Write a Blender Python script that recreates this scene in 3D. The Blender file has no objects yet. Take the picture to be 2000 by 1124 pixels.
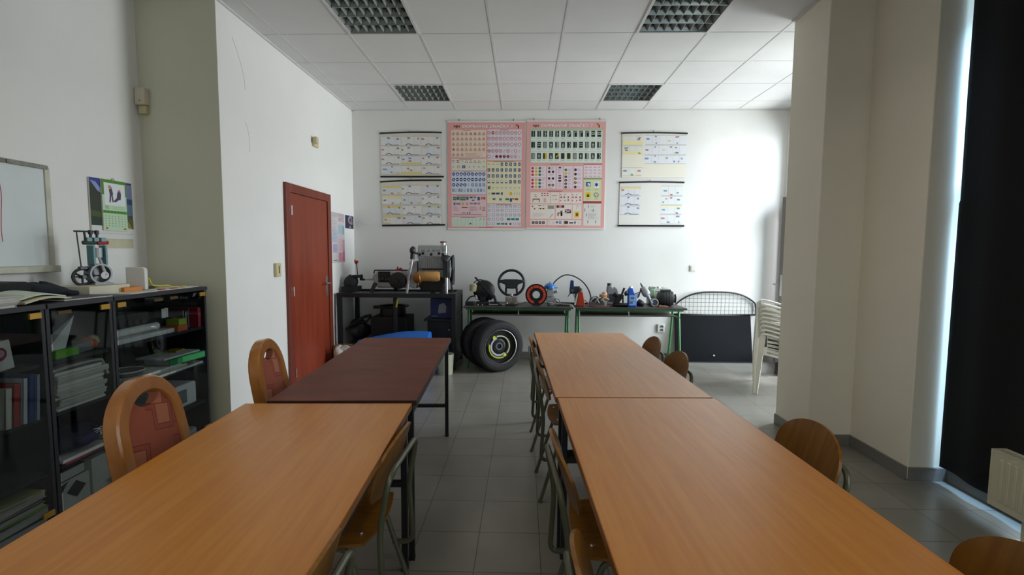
import bpy, math, random
from mathutils import Vector, Matrix
PI = math.pi
R = random.Random(7)
C = bpy.context.scene.collection
V = Vector

# ---------------------------------------------------------------- camera
CAMZ = 1.42
F, PITCH, YAW, ROLL = 927.8, 0.07592, 0.02454, 0.00605
cam_d = bpy.data.cameras.new('camera'); cam = bpy.data.objects.new('camera', cam_d); C.objects.link(cam)
cam_d.sensor_width = 36.0; cam_d.lens = F * 36.0 / 2000.0; cam_d.clip_start = 0.02
fw = V((-math.sin(YAW)*math.cos(PITCH), math.cos(YAW)*math.cos(PITCH), -math.sin(PITCH)))
rt = V((math.cos(YAW), math.sin(YAW), 0)); up = rt.cross(fw)
rt2 = rt*math.cos(ROLL) + up*math.sin(ROLL); up2 = up*math.cos(ROLL) - rt*math.sin(ROLL)
m = Matrix((rt2, up2, -fw)).transposed().to_4x4(); m.translation = V((0, 0, CAMZ)); cam.matrix_world = m
bpy.context.scene.camera = cam

# ---------------------------------------------------------------- world, daylight, exposure
sc = bpy.context.scene
sc.view_settings.view_transform = 'Standard'; sc.view_settings.look = 'None'
sc.view_settings.gamma = 1.0; sc.view_settings.use_curve_mapping = False
sc.view_settings.exposure = 0.45
w = bpy.data.worlds.new('sky'); sc.world = w; w.use_nodes = True
bgn = w.node_tree.nodes['Background']; bgn.inputs[0].default_value = (0.74, 0.80, 1.0, 1); bgn.inputs[1].default_value = 0.6

def area(name, loc, direction, sx, sy, power, col):
    d = bpy.data.lights.new(name, 'AREA'); d.shape = 'RECTANGLE'; d.size = sx; d.size_y = sy
    d.energy = power; d.color = col
    o = bpy.data.objects.new(name, d); C.objects.link(o); o.location = loc
    o.rotation_euler = V(direction).to_track_quat('-Z', 'Y').to_euler()
    return o
# daylight outside the glazed entrance at the far right, beside the pillar
area('daylight_entrance', (6.0, 4.75, 1.8), (-1, 0.06, -0.03), 3.4, 3.0, 320, (0.985, 0.955, 1.0))
area('sky_over_entrance', (5.4, 4.85, 3.7), (-0.75, 0, -0.66), 2.6, 1.6, 300, (0.86, 0.89, 1.0))
area('pavement_bounce_fill', (6.6, 5.0, 0.15), (-0.93, 0, 0.36), 2.6, 1.6, 175, (1.0, 0.96, 0.93))  # added lamp imitating bounce off the ground, brightens the ceiling
# daylight outside the tall windows on the right, behind the curtain and behind the camera
area('daylight_windows', (3.25, -1.7, 1.7), (-1, 0.0, -0.05), 3.4, 2.6, 42, (1.0, 0.94, 0.85))
area('sky_over_windows', (3.55, 2.0, 3.7), (-0.25, 0, -1), 2.0, 0.6, 420, (0.36, 0.62, 1.0))
area('daylight_curtain_side', (3.1, 2.45, 1.7), (-1, 0.12, -0.1), 0.9, 2.6, 22, (0.50, 0.72, 1.0))
# unseen lamps added above and behind the camera to brighten the tables
for lx in (-1.187, 1.213):
    for ly in (2.02, 0.22, -1.58):
        area('overhead_fill', (lx, ly, 3.225), (0, 0, -1), 0.56, 0.56, 3.2, (1.0, 0.93, 0.80)).data.spread = math.radians(140)

# ---------------------------------------------------------------- helpers
def hx(h):
    h = h.lstrip('#'); r = []
    if len(h) == 3: h = ''.join(c*2 for c in h)
    for i in (0, 2, 4):
        c = int(h[i:i+2], 16)/255.0
        r.append(c/12.92 if c <= 0.04045 else ((c+0.055)/1.055)**2.4)
    return (r[0], r[1], r[2], 1.0)

MATS = {}
def mat(name, col, rough=0.5, metal=0.0, var=0.0, scale=8.0, bump=0.0, bscale=60.0, stretch=None, col2=None, coat=0.0, spec=None):
    if name in MATS: return MATS[name]
    mt = bpy.data.materials.new(name); mt.use_nodes = True; MATS[name] = mt
    nt = mt.node_tree; b = nt.nodes['Principled BSDF']
    b.inputs['Roughness'].default_value = rough; b.inputs['Metallic'].default_value = metal
    if coat: b.inputs['Coat Weight'].default_value = coat; b.inputs['Coat Roughness'].default_value = 0.2
    if spec is not None: b.inputs['Specular IOR Level'].default_value = spec
    c1 = hx(col); b.inputs['Base Color'].default_value = c1
    tc = nt.nodes.new('ShaderNodeTexCoord'); mp = nt.nodes.new('ShaderNodeMapping')
    nt.links.new(tc.outputs['Object'], mp.inputs['Vector'])
    if stretch: mp.inputs['Scale'].default_value = stretch
    if var or col2:
        nz = nt.nodes.new('ShaderNodeTexNoise'); nz.inputs['Scale'].default_value = scale; nz.inputs['Detail'].default_value = 5
        nz.inputs['Roughness'].default_value = 0.6
        nt.links.new(mp.outputs[0], nz.inputs['Vector'])
        rp = nt.nodes.new('ShaderNodeValToRGB'); nt.links.new(nz.outputs['Fac'], rp.inputs['Fac'])
        c2 = hx(col2) if col2 else tuple(min(1, c*(1+var)) for c in c1[:3])+(1,)
        ca = tuple(c*(1-var) for c in c1[:3])+(1,) if not col2 else c1
        rp.color_ramp.elements[0].position = 0.36; rp.color_ramp.elements[1].position = 0.66
        rp.color_ramp.elements[0].color = ca; rp.color_ramp.elements[1].color = c2
        nt.links.new(rp.outputs['Color'], b.inputs['Base Color'])
    if bump:
        nb = nt.nodes.new('ShaderNodeTexNoise'); nb.inputs['Scale'].default_value = bscale; nb.inputs['Detail'].default_value = 3
        nt.links.new(mp.outputs[0], nb.inputs['Vector'])
        bp = nt.nodes.new('ShaderNodeBump'); bp.inputs['Strength'].default_value = bump; bp.inputs['Distance'].default_value = 0.004
        nt.links.new(nb.outputs['Fac'], bp.inputs['Height']); nt.links.new(bp.outputs['Normal'], b.inputs['Normal'])
    return mt

def mat_print(rough=0.55):
    if 'printed_paper' in MATS: return MATS['printed_paper']
    mt = bpy.data.materials.new('printed_paper'); mt.use_nodes = True; MATS['printed_paper'] = mt
    nt = mt.node_tree; b = nt.nodes['Principled BSDF']; b.inputs['Roughness'].default_value = rough
    at = nt.nodes.new('ShaderNodeAttribute'); at.attribute_name = 'Col'
    nt.links.new(at.outputs['Color'], b.inputs['Base Color'])
    return mt

def mat_glass(name, tint=(0.9, 0.95, 0.95, 1), refl=0.06):
    if name in MATS: return MATS[name]
    mt = bpy.data.materials.new(name); mt.use_nodes = True; MATS[name] = mt
    nt = mt.node_tree; nt.nodes.clear()
    out = nt.nodes.new('ShaderNodeOutputMaterial'); mx = nt.nodes.new('ShaderNodeMixShader')
    tr = nt.nodes.new('ShaderNodeBsdfTransparent'); gl = nt.nodes.new('ShaderNodeBsdfGlossy')
    tr.inputs[0].default_value = tint; gl.inputs['Roughness'].default_value = 0.02
    lw = nt.nodes.new('ShaderNodeFresnel'); ge = nt.nodes.new('ShaderNodeNewGeometry'); ma = nt.nodes.new('ShaderNodeMath'); ma.operation = 'MULTIPLY_ADD'
    ma.inputs[1].default_value = 1/1.4-1.4; ma.inputs[2].default_value = 1.4
    nt.links.new(ge.outputs['Backfacing'], ma.inputs[0]); nt.links.new(ma.outputs[0], lw.inputs['IOR'])
    nt.links.new(lw.outputs[0], mx.inputs[0]); nt.links.new(tr.outputs[0], mx.inputs[1]); nt.links.new(gl.outputs[0], mx.inputs[2])
    nt.links.new(mx.outputs[0], out.inputs[0])
    return mt

def mat_floor():
    mt = bpy.data.materials.new('floor_tiles'); mt.use_nodes = True; nt = mt.node_tree; b = nt.nodes['Principled BSDF']
    g = nt.nodes.new('ShaderNodeTexCoord'); mp = nt.nodes.new('ShaderNodeMapping'); mp.inputs['Location'].default_value = (-0.087, -0.2, 0)
    nt.links.new(g.outputs['Object'], mp.inputs['Vector'])
    br = nt.nodes.new('ShaderNodeTexBrick'); br.offset = 0; br.squash = 1
    br.inputs['Scale'].default_value = 1; br.inputs['Brick Width'].default_value = 0.3; br.inputs['Row Height'].default_value = 0.3
    br.inputs['Mortar Size'].default_value = 0.0022; br.inputs['Mortar Smooth'].default_value = 0.2; br.inputs['Bias'].default_value = 0
    br.inputs['Color1'].default_value = hx('#85827a'); br.inputs['Color2'].default_value = hx('#7f7c73'); br.inputs['Mortar'].default_value = hx('#4a4843')
    nt.links.new(mp.outputs[0], br.inputs['Vector'])
    nz = nt.nodes.new('ShaderNodeTexNoise'); nz.inputs['Scale'].default_value = 3; nz.inputs['Detail'].default_value = 6
    nt.links.new(g.outputs['Object'], nz.inputs['Vector'])
    mx = nt.nodes.new('ShaderNodeMixRGB'); mx.blend_type = 'OVERLAY'; mx.inputs[0].default_value = 0.28
    nt.links.new(br.outputs['Color'], mx.inputs[1]); nt.links.new(nz.outputs['Fac'], mx.inputs[2])
    nt.links.new(mx.outputs[0], b.inputs['Base Color'])
    b.inputs['Roughness'].default_value = 0.28
    bp = nt.nodes.new('ShaderNodeBump'); bp.inputs['Strength'].default_value = 0.5; bp.inputs['Distance'].default_value = 0.002; bp.invert = True
    nt.links.new(br.outputs['Fac'], bp.inputs['Height']); nt.links.new(bp.outputs['Normal'], b.inputs['Normal'])
    return mt

def mat_fabric():
    # terracotta upholstery with lighter, dark-outlined squares
    mt = bpy.data.materials.new('patterned_upholstery'); mt.use_nodes = True; nt = mt.node_tree; b = nt.nodes['Principled BSDF']
    N = nt.nodes.new; Lk = nt.links.new
    g = N('ShaderNodeTexCoord'); mp = N('ShaderNodeMapping'); mp.inputs['Rotation'].default_value = (PI/2, 0, 0)
    mp2 = N('ShaderNodeMapping'); mp2.inputs['Rotation'].default_value = (0, 0, 0.22); mp2.inputs['Scale'].default_value = (8.5, 8.5, 0)
    Lk(g.outputs['Object'], mp.inputs['Vector']); Lk(mp.outputs[0], mp2.inputs['Vector'])
    def vor(scale, rnd):
        v = N('ShaderNodeTexVoronoi'); v.distance = 'CHEBYCHEV'; v.inputs['Scale'].default_value = scale; v.inputs['Randomness'].default_value = rnd
        Lk(mp2.outputs[0], v.inputs['Vector']); return v
    def ramp(src, els):
        r = N('ShaderNodeValToRGB'); r.color_ramp.interpolation = 'CONSTANT'; Lk(src, r.inputs['Fac']); e = r.color_ramp.elements
        e[0].position, e[0].color = els[0][0], hx(els[0][1]); e[1].position, e[1].color = els[1][0], hx(els[1][1])
        for p, c in els[2:]: q = e.new(p); q.color = hx(c)
        return r
    v1 = vor(1.0, 0.62); r1 = ramp(v1.outputs['Distance'], [(0.0, '#7d3526'), (0.07, '#a5644a'), (0.30, '#6b2a1e'), (0.325, '#8d4632'), (0.46, '#6b2a1e'), (0.485, '#944c37')])
    nz = N('ShaderNodeTexNoise'); nz.inputs['Scale'].default_value = 260; Lk(g.outputs['Object'], nz.inputs['Vector'])
    mx = N('ShaderNodeMixRGB'); mx.blend_type = 'OVERLAY'; mx.inputs[0].default_value = 0.25
    Lk(r1.outputs['Color'], mx.inputs[1]); Lk(nz.outputs['Fac'], mx.inputs[2]); Lk(mx.outputs[0], b.inputs['Base Color'])
    b.inputs['Roughness'].default_value = 0.9
    return mt

class MB:
    """collects shapes and links them as ONE mesh object"""
    def __init__(s, M=None): s.v = []; s.f = []; s.mi = []; s.col = []; s.M = M or Matrix.Identity(4); s.cur = 0; s.c = None
    def add(s, pts, faces, mi=None, col=None):
        o = len(s.v); s.v += [s.M @ V(p) for p in pts]
        mi = s.cur if mi is None else mi
        for f in faces: s.f.append([o+i for i in f]); s.mi.append(mi); s.col.append(col or s.c)
        return s
    def poly(s, pts, col=None, mi=None): return s.add(pts, [list(range(len(pts)))], mi, col)
    def box(s, x0, y0, z0, x1, y1, z1, mi=None, M=None):
        p = [V((x, y, z)) for z in (z0, z1) for y in (y0, y1) for x in (x0, x1)]
        if M: p = [M @ q for q in p]
        return s.add(p, [(0,2,3,1),(4,5,7,6),(0,1,5,4),(2,6,7,3),(0,4,6,2),(1,3,7,5)], mi)
    def cbox(s, c, sx, sy, sz, mi=None, M=None):
        return s.box(c[0]-sx/2, c[1]-sy/2, c[2]-sz/2, c[0]+sx/2, c[1]+sy/2, c[2]+sz/2, mi, M)
    def tube(s, pts, r, n=10, closed=False, sec=None, ref=None, mi=None, caps=True):
        pts = [V(p) for p in pts]; N = len(pts)
        rr = r if isinstance(r, (list, tuple)) else [r]*N
        tan = []
        for i in range(N):
            a = pts[(i-1) % N] if (closed or i > 0) else pts[i]; b = pts[(i+1) % N] if (closed or i < N-1) else pts[i]
            t = b-a; tan.append(t.normalized() if t.length > 1e-9 else V((0,0,1)))
        nrm = V(ref) if ref else (V((0,0,1)) if abs(tan[0].z) < 0.9 else V((1,0,0)))
        nrm = (nrm - tan[0]*nrm.dot(tan[0])).normalized()
        sect = sec or [(math.cos(2*PI*k/n), math.sin(2*PI*k/n)) for k in range(n)]
        n = len(sect); vs = []; fs = []
        for i in range(N):
            if ref: nrm = V(ref)
            nn = nrm - tan[i]*nrm.dot(tan[i]); nrm = nn.normalized() if nn.length > 1e-6 else nrm
            bi = tan[i].cross(nrm)
            for a, b in sect: vs.append(pts[i] + (nrm*a + bi*b)*rr[i])
        for i in range(N if closed else N-1):
            j = (i+1) % N
            for k in range(n):
                l = (k+1) % n; fs.append((i*n+k, i*n+l, j*n+l, j*n+k))
        if not closed and caps: fs.append(tuple(range(n))[::-1]); fs.append(tuple((N-1)*n+k for k in range(n)))
        return s.add(vs, fs, mi)
    def cyl(s, p0, p1, r0, r1=None, n=20, mi=None):
        return s.tube([p0, p1], [r0, r0 if r1 is None else r1], n, mi=mi)
    def lathe(s, prof, o=(0,0,0), ax=(0,0,1), n=28, mi=None, ref=None):
        ax = V(ax).normalized(); a = V(ref) if ref else (V((1,0,0)) if abs(ax.x) < 0.9 else V((0,1,0)))
        a = (a-ax*a.dot(ax)).normalized(); b = ax.cross(a); o = V(o); vs = []; fs = []
        for r, h in prof:
            for k in range(n):
                t = 2*PI*k/n; vs.append(o + ax*h + (a*math.cos(t)+b*math.sin(t))*max(r, 1e-5))
        for i in range(len(prof)-1):
            for k in range(n):
                l = (k+1) % n; fs.append((i*n+k, i*n+l, (i+1)*n+l, (i+1)*n+k))
        return s.add(vs, fs, mi)
    def prism(s, poly, h0, h1, O=(0,0,0), X=(1,0,0), Y=(0,1,0), mi=None, col=None):
        O = V(O); X = V(X); Y = V(Y); Z = X.cross(Y).normalized(); n = len(poly)
        vs = [O+X*a+Y*b+Z*h0 for a, b in poly] + [O+X*a+Y*b+Z*h1 for a, b in poly]
        fs = [tuple(range(n))[::-1], tuple(range(n, 2*n))] + [(k, (k+1) % n, n+(k+1) % n, n+k) for k in range(n)]
        return s.add(vs, fs, mi, col)
    def sheet(s, fn, nu, nv, th, mi=None):
        """thick curved sheet; fn(u,v) -> point, u,v in -1..1"""
        P = [[V(fn(-1+2*i/nu, -1+2*j/nv)) for i in range(nu+1)] for j in range(nv+1)]
        vs = []; W = nu+1
        for sgn in (0.5, -0.5):
            for j in range(nv+1):
                for i in range(nu+1):
                    du = P[j][min(i+1, nu)]-P[j][max(i-1, 0)]; dv = P[min(j+1, nv)][i]-P[max(j-1, 0)][i]
                    nn = du.cross(dv); nn = nn.normalized() if nn.length > 1e-9 else V((0,0,1))
                    vs.append(P[j][i]+nn*th*sgn)
        fs = []; T = (nv+1)*W
        for j in range(nv):
            for i in range(nu):
                a, b, c, d = j*W+i, j*W+i+1, (j+1)*W+i+1, (j+1)*W+i
                fs += [(a, b, c, d), (T+d, T+c, T+b, T+a)]
        rim = [i for i in range(W)] + [j*W+nu for j in range(1, nv+1)] + [nv*W+i for i in range(nu-1, -1, -1)] + [j*W for j in range(nv-1, 0, -1)]
        for k in range(len(rim)):
            a, b = rim[k], rim[(k+1) % len(rim)]; fs.append((b, a, T+a, T+b))
        return s.add(vs, fs, mi)
    def blob(s, c, rx, ry, rz, seed=0, amp=0.15, nu=16, nv=10, mi=None, flat=None):
        r = random.Random(seed); ph = [(r.uniform(0, 6), r.uniform(0, 6), r.uniform(1, 3.5), r.uniform(1, 3.5)) for _ in range(4)]
        vs = []; fs = []
        for j in range(nv+1):
            th = PI*j/nv
            for i in range(nu):
                p = 2*PI*i/nu; k = 1+sum(amp/2*math.sin(a+round(d)*p)*math.sin(b+e*th) for a, b, d, e in ph)
                z = c[2]+rz*math.cos(th)*k
                if flat is not None: z = max(z, flat)
                vs.append((c[0]+rx*math.sin(th)*math.cos(p)*k, c[1]+ry*math.sin(th)*math.sin(p)*k, z))
        for j in range(nv):
            for i in range(nu):
                l = (i+1) % nu; fs.append((j*nu+i, (j+1)*nu+i, (j+1)*nu+l, j*nu+l))
        return s.add(vs, fs, mi)
    def text(s, txt, size, O, X, Y, col=None, mi=None, depth=0.0, width=None, bold=0.0):
        cu = bpy.data.curves.new('t', 'FONT'); cu.body = txt; cu.size = 1.0; cu.align_x = 'LEFT'; cu.resolution_u = 2; cu.offset = bold
        ob = bpy.data.objects.new('t', cu); me = ob.to_mesh()
        pts = [v.co.copy() for v in me.vertices]; fcs = [tuple(p.vertices) for p in me.polygons]
        ob.to_mesh_clear(); bpy.data.objects.remove(ob); bpy.data.curves.remove(cu)
        if not pts: return s
        x0 = min(p.x for p in pts); x1 = max(p.x for p in pts); k = (width/(x1-x0)) if width else size
        O = V(O); X = V(X); Y = V(Y)
        return s.add([O + X*((p.x-x0)*k) + Y*(p.y*size) for p in pts], fcs, mi, col)
    def build(s, name, mats, parent=None, bevel=0.0, smooth=35, seg=2, loc=None):
        me = bpy.data.meshes.new(name); me.from_pydata([tuple(p) for p in s.v], [], s.f); me.validate(); 
        if not isinstance(mats, (list, tuple)): mats = [mats]
        for q in mats: me.materials.append(q)
        if len(me.polygons) == len(s.f):
            me.polygons.foreach_set('material_index', s.mi)
            if any(c is not None for c in s.col):
                at = me.color_attributes.new('Col', 'FLOAT_COLOR', 'CORNER'); buf = []
                for p, c in zip(me.polygons, s.col): buf += list(c or (1, 1, 1, 1))*len(p.vertices)
                at.data.foreach_set('color', buf)
        if smooth:
            me.polygons.foreach_set('use_smooth', [True]*len(me.polygons)); me.set_sharp_from_angle(angle=math.radians(smooth))
        me.update()
        o = bpy.data.objects.new(name, me); C.objects.link(o)
        if parent: o.parent = parent
        if loc: o.location = loc
        if bevel:
            b = o.modifiers.new('edge', 'BEVEL'); b.width = bevel; b.segments = seg; b.limit_method = 'ANGLE'; b.angle_limit = math.radians(40)
        return o

def tag(o, label, cat, group=None, kind=None):
    if label: o['label'] = label
    if cat: o['category'] = cat
    if group: o['group'] = group
    if kind: o['kind'] = kind
    return o
def thing(name, label, cat, loc=(0,0,0), rz=0.0, group=None):
    o = bpy.data.objects.new(name, None); C.objects.link(o); o.location = loc; o.rotation_euler = (0, 0, rz)
    o.empty_display_size = 0.05
    return tag(o, label, cat, group)
def struct(o): o['kind'] = 'structure'; return o
def dup(root, loc, rz, label=None, rot=None):
    r = root.copy(); C.objects.link(r); r.location = loc; r.rotation_euler = rot or (0, 0, rz)
    if label: r['label'] = label
    for ch in list(root.children):
        c = ch.copy(); C.objects.link(c); c.parent = r
        for g in list(ch.children):
            d = g.copy(); C.objects.link(d); d.parent = c
    return r
def W(loc, rz=0.0): return (Matrix.Translation(V(loc)) @ Matrix.Rotation(rz, 4, 'Z')).inverted()
def rot(p, axis, ang): return Matrix.Translation(V(p)) @ Matrix.Rotation(ang, 4, axis) @ Matrix.Translation(-V(p))
def arc(c, r, a0, a1, n, X=(1,0,0), Y=(0,0,1)):
    c = V(c); X = V(X); Y = V(Y)
    return [c + X*(r*math.cos(a0+(a1-a0)*k/n)) + Y*(r*math.sin(a0+(a1-a0)*k/n)) for k in range(n+1)]
def spline(P, n=6, closed=False):
    P = [V(p) for p in P]; out = []; N = len(P)
    for i in range(N if closed else N-1):
        g = (lambda k: P[k % N]) if closed else (lambda k: P[max(0, min(N-1, k))])
        p0, p1, p2, p3 = g(i-1), g(i), g(i+1), g(i+2)
        for k in range(n):
            t = k/n; out.append(0.5*((2*p1)+(p2-p0)*t+(2*p0-5*p1+4*p2-p3)*t*t+(3*p1-p0-3*p2+p3)*t**3))
    if not closed: out.append(P[-1])
    return out
def rpath(P, r, n=5):
    """polyline with rounded corners"""
    P = [V(p) for p in P]; out = [P[0]]
    for i in range(1, len(P)-1):
        a = P[i-1]-P[i]; b = P[i+1]-P[i]; k = min(r, a.length*0.49, b.length*0.49)
        A = P[i]+a.normalized()*k; B = P[i]+b.normalized()*k
        for j in range(n+1):
            t = j/n; out.append(A*(1-t)**2+P[i]*2*t*(1-t)+B*t*t)
    out.append(P[-1]); return out

# ---------------------------------------------------------------- materials
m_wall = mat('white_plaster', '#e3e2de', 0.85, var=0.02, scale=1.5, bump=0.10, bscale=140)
m_pillar = mat('brightened_cream_plaster', '#efe9d8', 0.85, var=0.025, scale=1.2, bump=0.10, bscale=140)  # cream lightened so that the pillar looks better lit
m_cream_shaded = mat('shaded_cream_plaster', '#d0cfb9', 0.85, var=0.025, scale=1.2, bump=0.10, bscale=140)  # same cream darkened, the return wall's shade put into its colour
m_floor = mat_floor()
m_ctile = mat('ceiling_tile', '#d9d8d6', 0.9, var=0.02, scale=3, bump=0.12, bscale=260)
m_grid = mat('ceiling_grid_metal', '#d0cfcd', 0.45)
m_base = mat('grey_skirting_tile', '#7d7a75', 0.4, var=0.06, scale=6)
m_beech = mat('beech_laminate', '#b5701c', 0.34, scale=2.2, stretch=(22.0, 1.3, 1.0), col2='#c07f2c', bump=0.02, bscale=10, coat=0.12)
m_beechedge = mat('beech_edge_band', '#8d5a2c', 0.5, var=0.1, scale=5)
m_brown = mat('dark_red_brown_laminate', '#5a2814', 0.5, scale=3, stretch=(1.2, 3, 1), col2='#6c3620', spec=0.3)
m_black = mat('black_painted_steel', '#16171a', 0.45)
m_ply = mat('plywood_lacquered', '#75480f', 0.34, scale=3, stretch=(14, 1.2, 1.2), col2='#885c1c')
m_plyedge = m_ply
m_olive = mat('olive_grey_tube', '#5d5f4c', 0.3, metal=0.25)
m_alu = mat('brushed_aluminium', '#b9bcbf', 0.32, metal=0.9)
m_steel = mat('steel_bright', '#c8c9cc', 0.25, metal=1.0)
m_dsteel = mat('steel_dark', '#3e4043', 0.42, metal=0.7, var=0.2, scale=14)
m_cast = mat('cast_aluminium', '#a8aaab', 0.5, metal=0.3, var=0.15, scale=14, bump=0.2, bscale=90)
m_rubber = mat('black_rubber', '#17181a', 0.7, bump=0.1, bscale=80)
m_blackpl = mat('black_plastic', '#121316', 0.4)
m_cab = mat('black_cabinet_board', '#1b1c21', 0.45, var=0.1, scale=10)
m_glass = mat_glass('clear_glass')
m_cabglass = mat_glass('cabinet_glass', (0.72, 0.75, 0.76, 1))
m_brass = mat('brass', '#b98f3c', 0.35, metal=0.7)
m_white = mat('white_plastic', '#d9d8d2', 0.45)
m_wpl = mat('white_garden_plastic', '#d9d7ce', 0.4)
m_creampl = mat('cream_plastic', '#c9bb92', 0.5)
m_red = mat('red_paint', '#a51f1c', 0.4)
m_green = mat('green_tube', '#2f7a45', 0.35)
m_blue = mat('blue_plastic', '#1d57b4', 0.4)
m_print = mat_print()
m_paper = mat('white_paper', '#d6d5cd', 0.7, var=0.05, scale=20)
m_paper2 = mat('yellowed_paper', '#c4bfa2', 0.7, var=0.06, scale=18)

# ================================================================= THE ROOM
XL, XA, YB, HC = -2.25, -2.85, 6.27, 3.24
YR = 3.53           # return wall on the left
b = MB(); b.box(-3.2, -4.3, -0.12, 3.8, 6.6, 0.0); struct(b.build('floor', m_floor, smooth=0))
b = MB(); b.box(-2.6, YB, 0, 3.8, YB+0.25, 3.6); struct(b.build('wall_back', m_wall, smooth=0))
# left block: white face with the door, return face towards the camera in cream darkened as shade
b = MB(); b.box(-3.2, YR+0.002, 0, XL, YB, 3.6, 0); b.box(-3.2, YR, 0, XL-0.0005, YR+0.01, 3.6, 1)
struct(b.build('wall_left', [m_wall, m_cream_shaded], smooth=0))
b = MB(); b.box(-3.2, -4.3, 0, XA, YR, 3.6); struct(b.build('wall_left_recess', m_wall, smooth=0))
b = MB(); b.box(-3.2, -4.3, 0, 3.8, -4.05, 3.6); struct(b.build('wall_rear', m_wall, smooth=0))
# right: stepped pillar
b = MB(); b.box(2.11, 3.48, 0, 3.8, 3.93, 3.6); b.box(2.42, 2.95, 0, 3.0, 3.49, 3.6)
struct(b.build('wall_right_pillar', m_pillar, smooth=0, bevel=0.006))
# right: low kerb and head above the tall windows
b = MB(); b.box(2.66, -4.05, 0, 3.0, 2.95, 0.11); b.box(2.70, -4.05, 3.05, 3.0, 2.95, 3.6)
struct(b.build('wall_right', m_cream_shaded, smooth=0))
# right rear: wall pieces around the glazed entrance
b = MB(); b.box(3.35, 3.93, 0, 3.6, 4.15, 3.6); b.box(3.35, 4.15, 3.0, 3.6, 6.2, 3.6); b.box(3.35, 6.2, 0, 3.6, YB, 3.6)
struct(b.build('wall_right_entrance', m_wall, smooth=0))

# skirting tiles
def skirt(name, runs, h=0.085, t=0.012):
    s = MB()
    for (x0, y0, x1, y1, nx, ny) in runs:
        L = math.hypot(x1-x0, y1-y0); k = max(1, round(L/0.3)); 
        for i in range(k):
            a, c = i/k, (i+1)/k; g = 0.0015/L
            p = (x0+(x1-x0)*(a+g), y0+(y1-y0)*(a+g)); q = (x0+(x1-x0)*(c-g), y0+(y1-y0)*(c-g))
            s.box(min(p[0], q[0], p[0]+nx*t, q[0]+nx*t), min(p[1], q[1], p[1]+ny*t, q[1]+ny*t), 0,
                  max(p[0], q[0], p[0]+nx*t, q[0]+nx*t), max(p[1], q[1], p[1]+ny*t, q[1]+ny*t), h)
    return struct(s.build(name, m_base, smooth=0, bevel=0.002, seg=1))
skirt('baseboard_back', [(XL, YB, 3.34, YB, 0, -1)])
skirt('baseboard_left', [(XL, YR, XL, 4.44, 1, 0), (XL, 5.46, XL, YB, 1, 0), (XA, YR, XL, YR, 0, -1)])
skirt('baseboard_left_recess', [(XA, -4.0, XA, YR, 1, 0)])
skirt('baseboard_pillar', [(2.11, 3.48, 2.11, 3.93, -1, 0), (2.11, 3.48, 2.42, 3.48, 0, -1), (2.42, 2.95, 2.42, 3.48, -1, 0), (2.42, 2.95, 2.66, 2.95, 0, -1)])
skirt('baseboard_right', [(2.66, -4.0, 2.66, 2.95, -1, 0)], h=0.08)

# suspended ceiling: tiles with openings for the lamps, and its T-bars
GX = [-0.287+0.6*k for k in range(-5, 8)]; GY = [0.524+0.6*k for k in range(-8, 11)]
LAMPS = [(-1.487, 5.324), (0.913, 5.324), (-1.487, 3.524), (0.913, 3.524)]
b = MB(); xs = [-3.2]+GX+[3.8]; ys = [-4.3]+GY+[6.6]
for i in range(len(xs)-1):
    for j in range(len(ys)-1):
        if any(abs(xs[i]-a) < 0.01 and abs(ys[j]-c) < 0.01 for a, c in LAMPS): continue
        xe = min(xs[i+1], 2.95) if ys[j+1] < 3.6 else xs[i+1]      # the ceiling ends at the window wall
        if xs[i] >= xe: continue
        b.poly([(xs[i], ys[j], HC), (xs[i], ys[j+1], HC), (xe, ys[j+1], HC), (xe, ys[j], HC)], mi=0)
b.box(-3.2, -4.3, 3.55, 3.0, 3.5, 3.7, 0); b.box(-3.2, 3.5, 3.55, 3.8, 6.6, 3.7, 0)
for x in GX: b.box(x-0.010, -4.05 if x < 2.9 else 3.94, HC-0.003, x+0.010, YB, HC+0.001, 1)
for y in GY: b.box(-2.85, y-0.008, HC-0.0025, 2.69 if y < 3.5 else 3.34, y+0.008, HC+0.001, 1)
# wall angle along the left, back and pillar
b.box(XL, YR, HC-0.012, XL+0.022, YB, HC, 1); b.box(XL, YB-0.022, HC-0.012, 3.34, YB, HC, 1)
b.box(2.088, 3.46, HC-0.014, 2.11, 3.93, HC, 1); b.box(XA, YR-0.022, HC-0.012, XL, YR, HC, 1)
struct(b.build('ceiling', [m_ctile, m_grid], smooth=0))

# cracks in the plaster of the left wall
for P in ([(3.72, 3.05), (3.80, 2.93), (3.86, 2.80), (3.87, 2.70)], [(3.86, 2.45), (3.90, 2.36), (3.905, 2.22)]):
    b = MB(); b.tube(spline([(XL, y, z) for y, z in P], 4), 0.0016, 5)
    struct(b.build('trim_crack', mat('crack_grey', '#a9a9a5', 0.9)))

# ---- windows on the right (tall, floor to ceiling) behind the curtain
m_frame = mat('white_window_frame', '#d5d7d8', 0.4)
for n, (y0, y1) in enumerate([(2.95, 1.60), (1.60, 0.25), (0.25, -1.1), (-1.1, -2.45), (-2.45, -4.05)]):
    b = MB(); x0, x1 = 2.74, 2.80
    for (ya, yc, za, zc) in [(y1, y1+0.05, 0.11, 3.05), (y0-0.05, y0, 0.11, 3.05), (y1, y0, 0.11, 0.16), (y1, y0, 3.0, 3.05), (y1, y0, 2.02, 2.07)]:
        b.box(x0, ya, za, x1, yc, zc)
    fr = struct(b.build('window_%d' % (n+1), m_frame, smooth=0, bevel=0.004))
    b = MB(); b.box(2.766, y1+0.05, 0.16, 2.772, y0-0.05, 3.0); b.build('glass', m_glass, fr, smooth=0)

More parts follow.
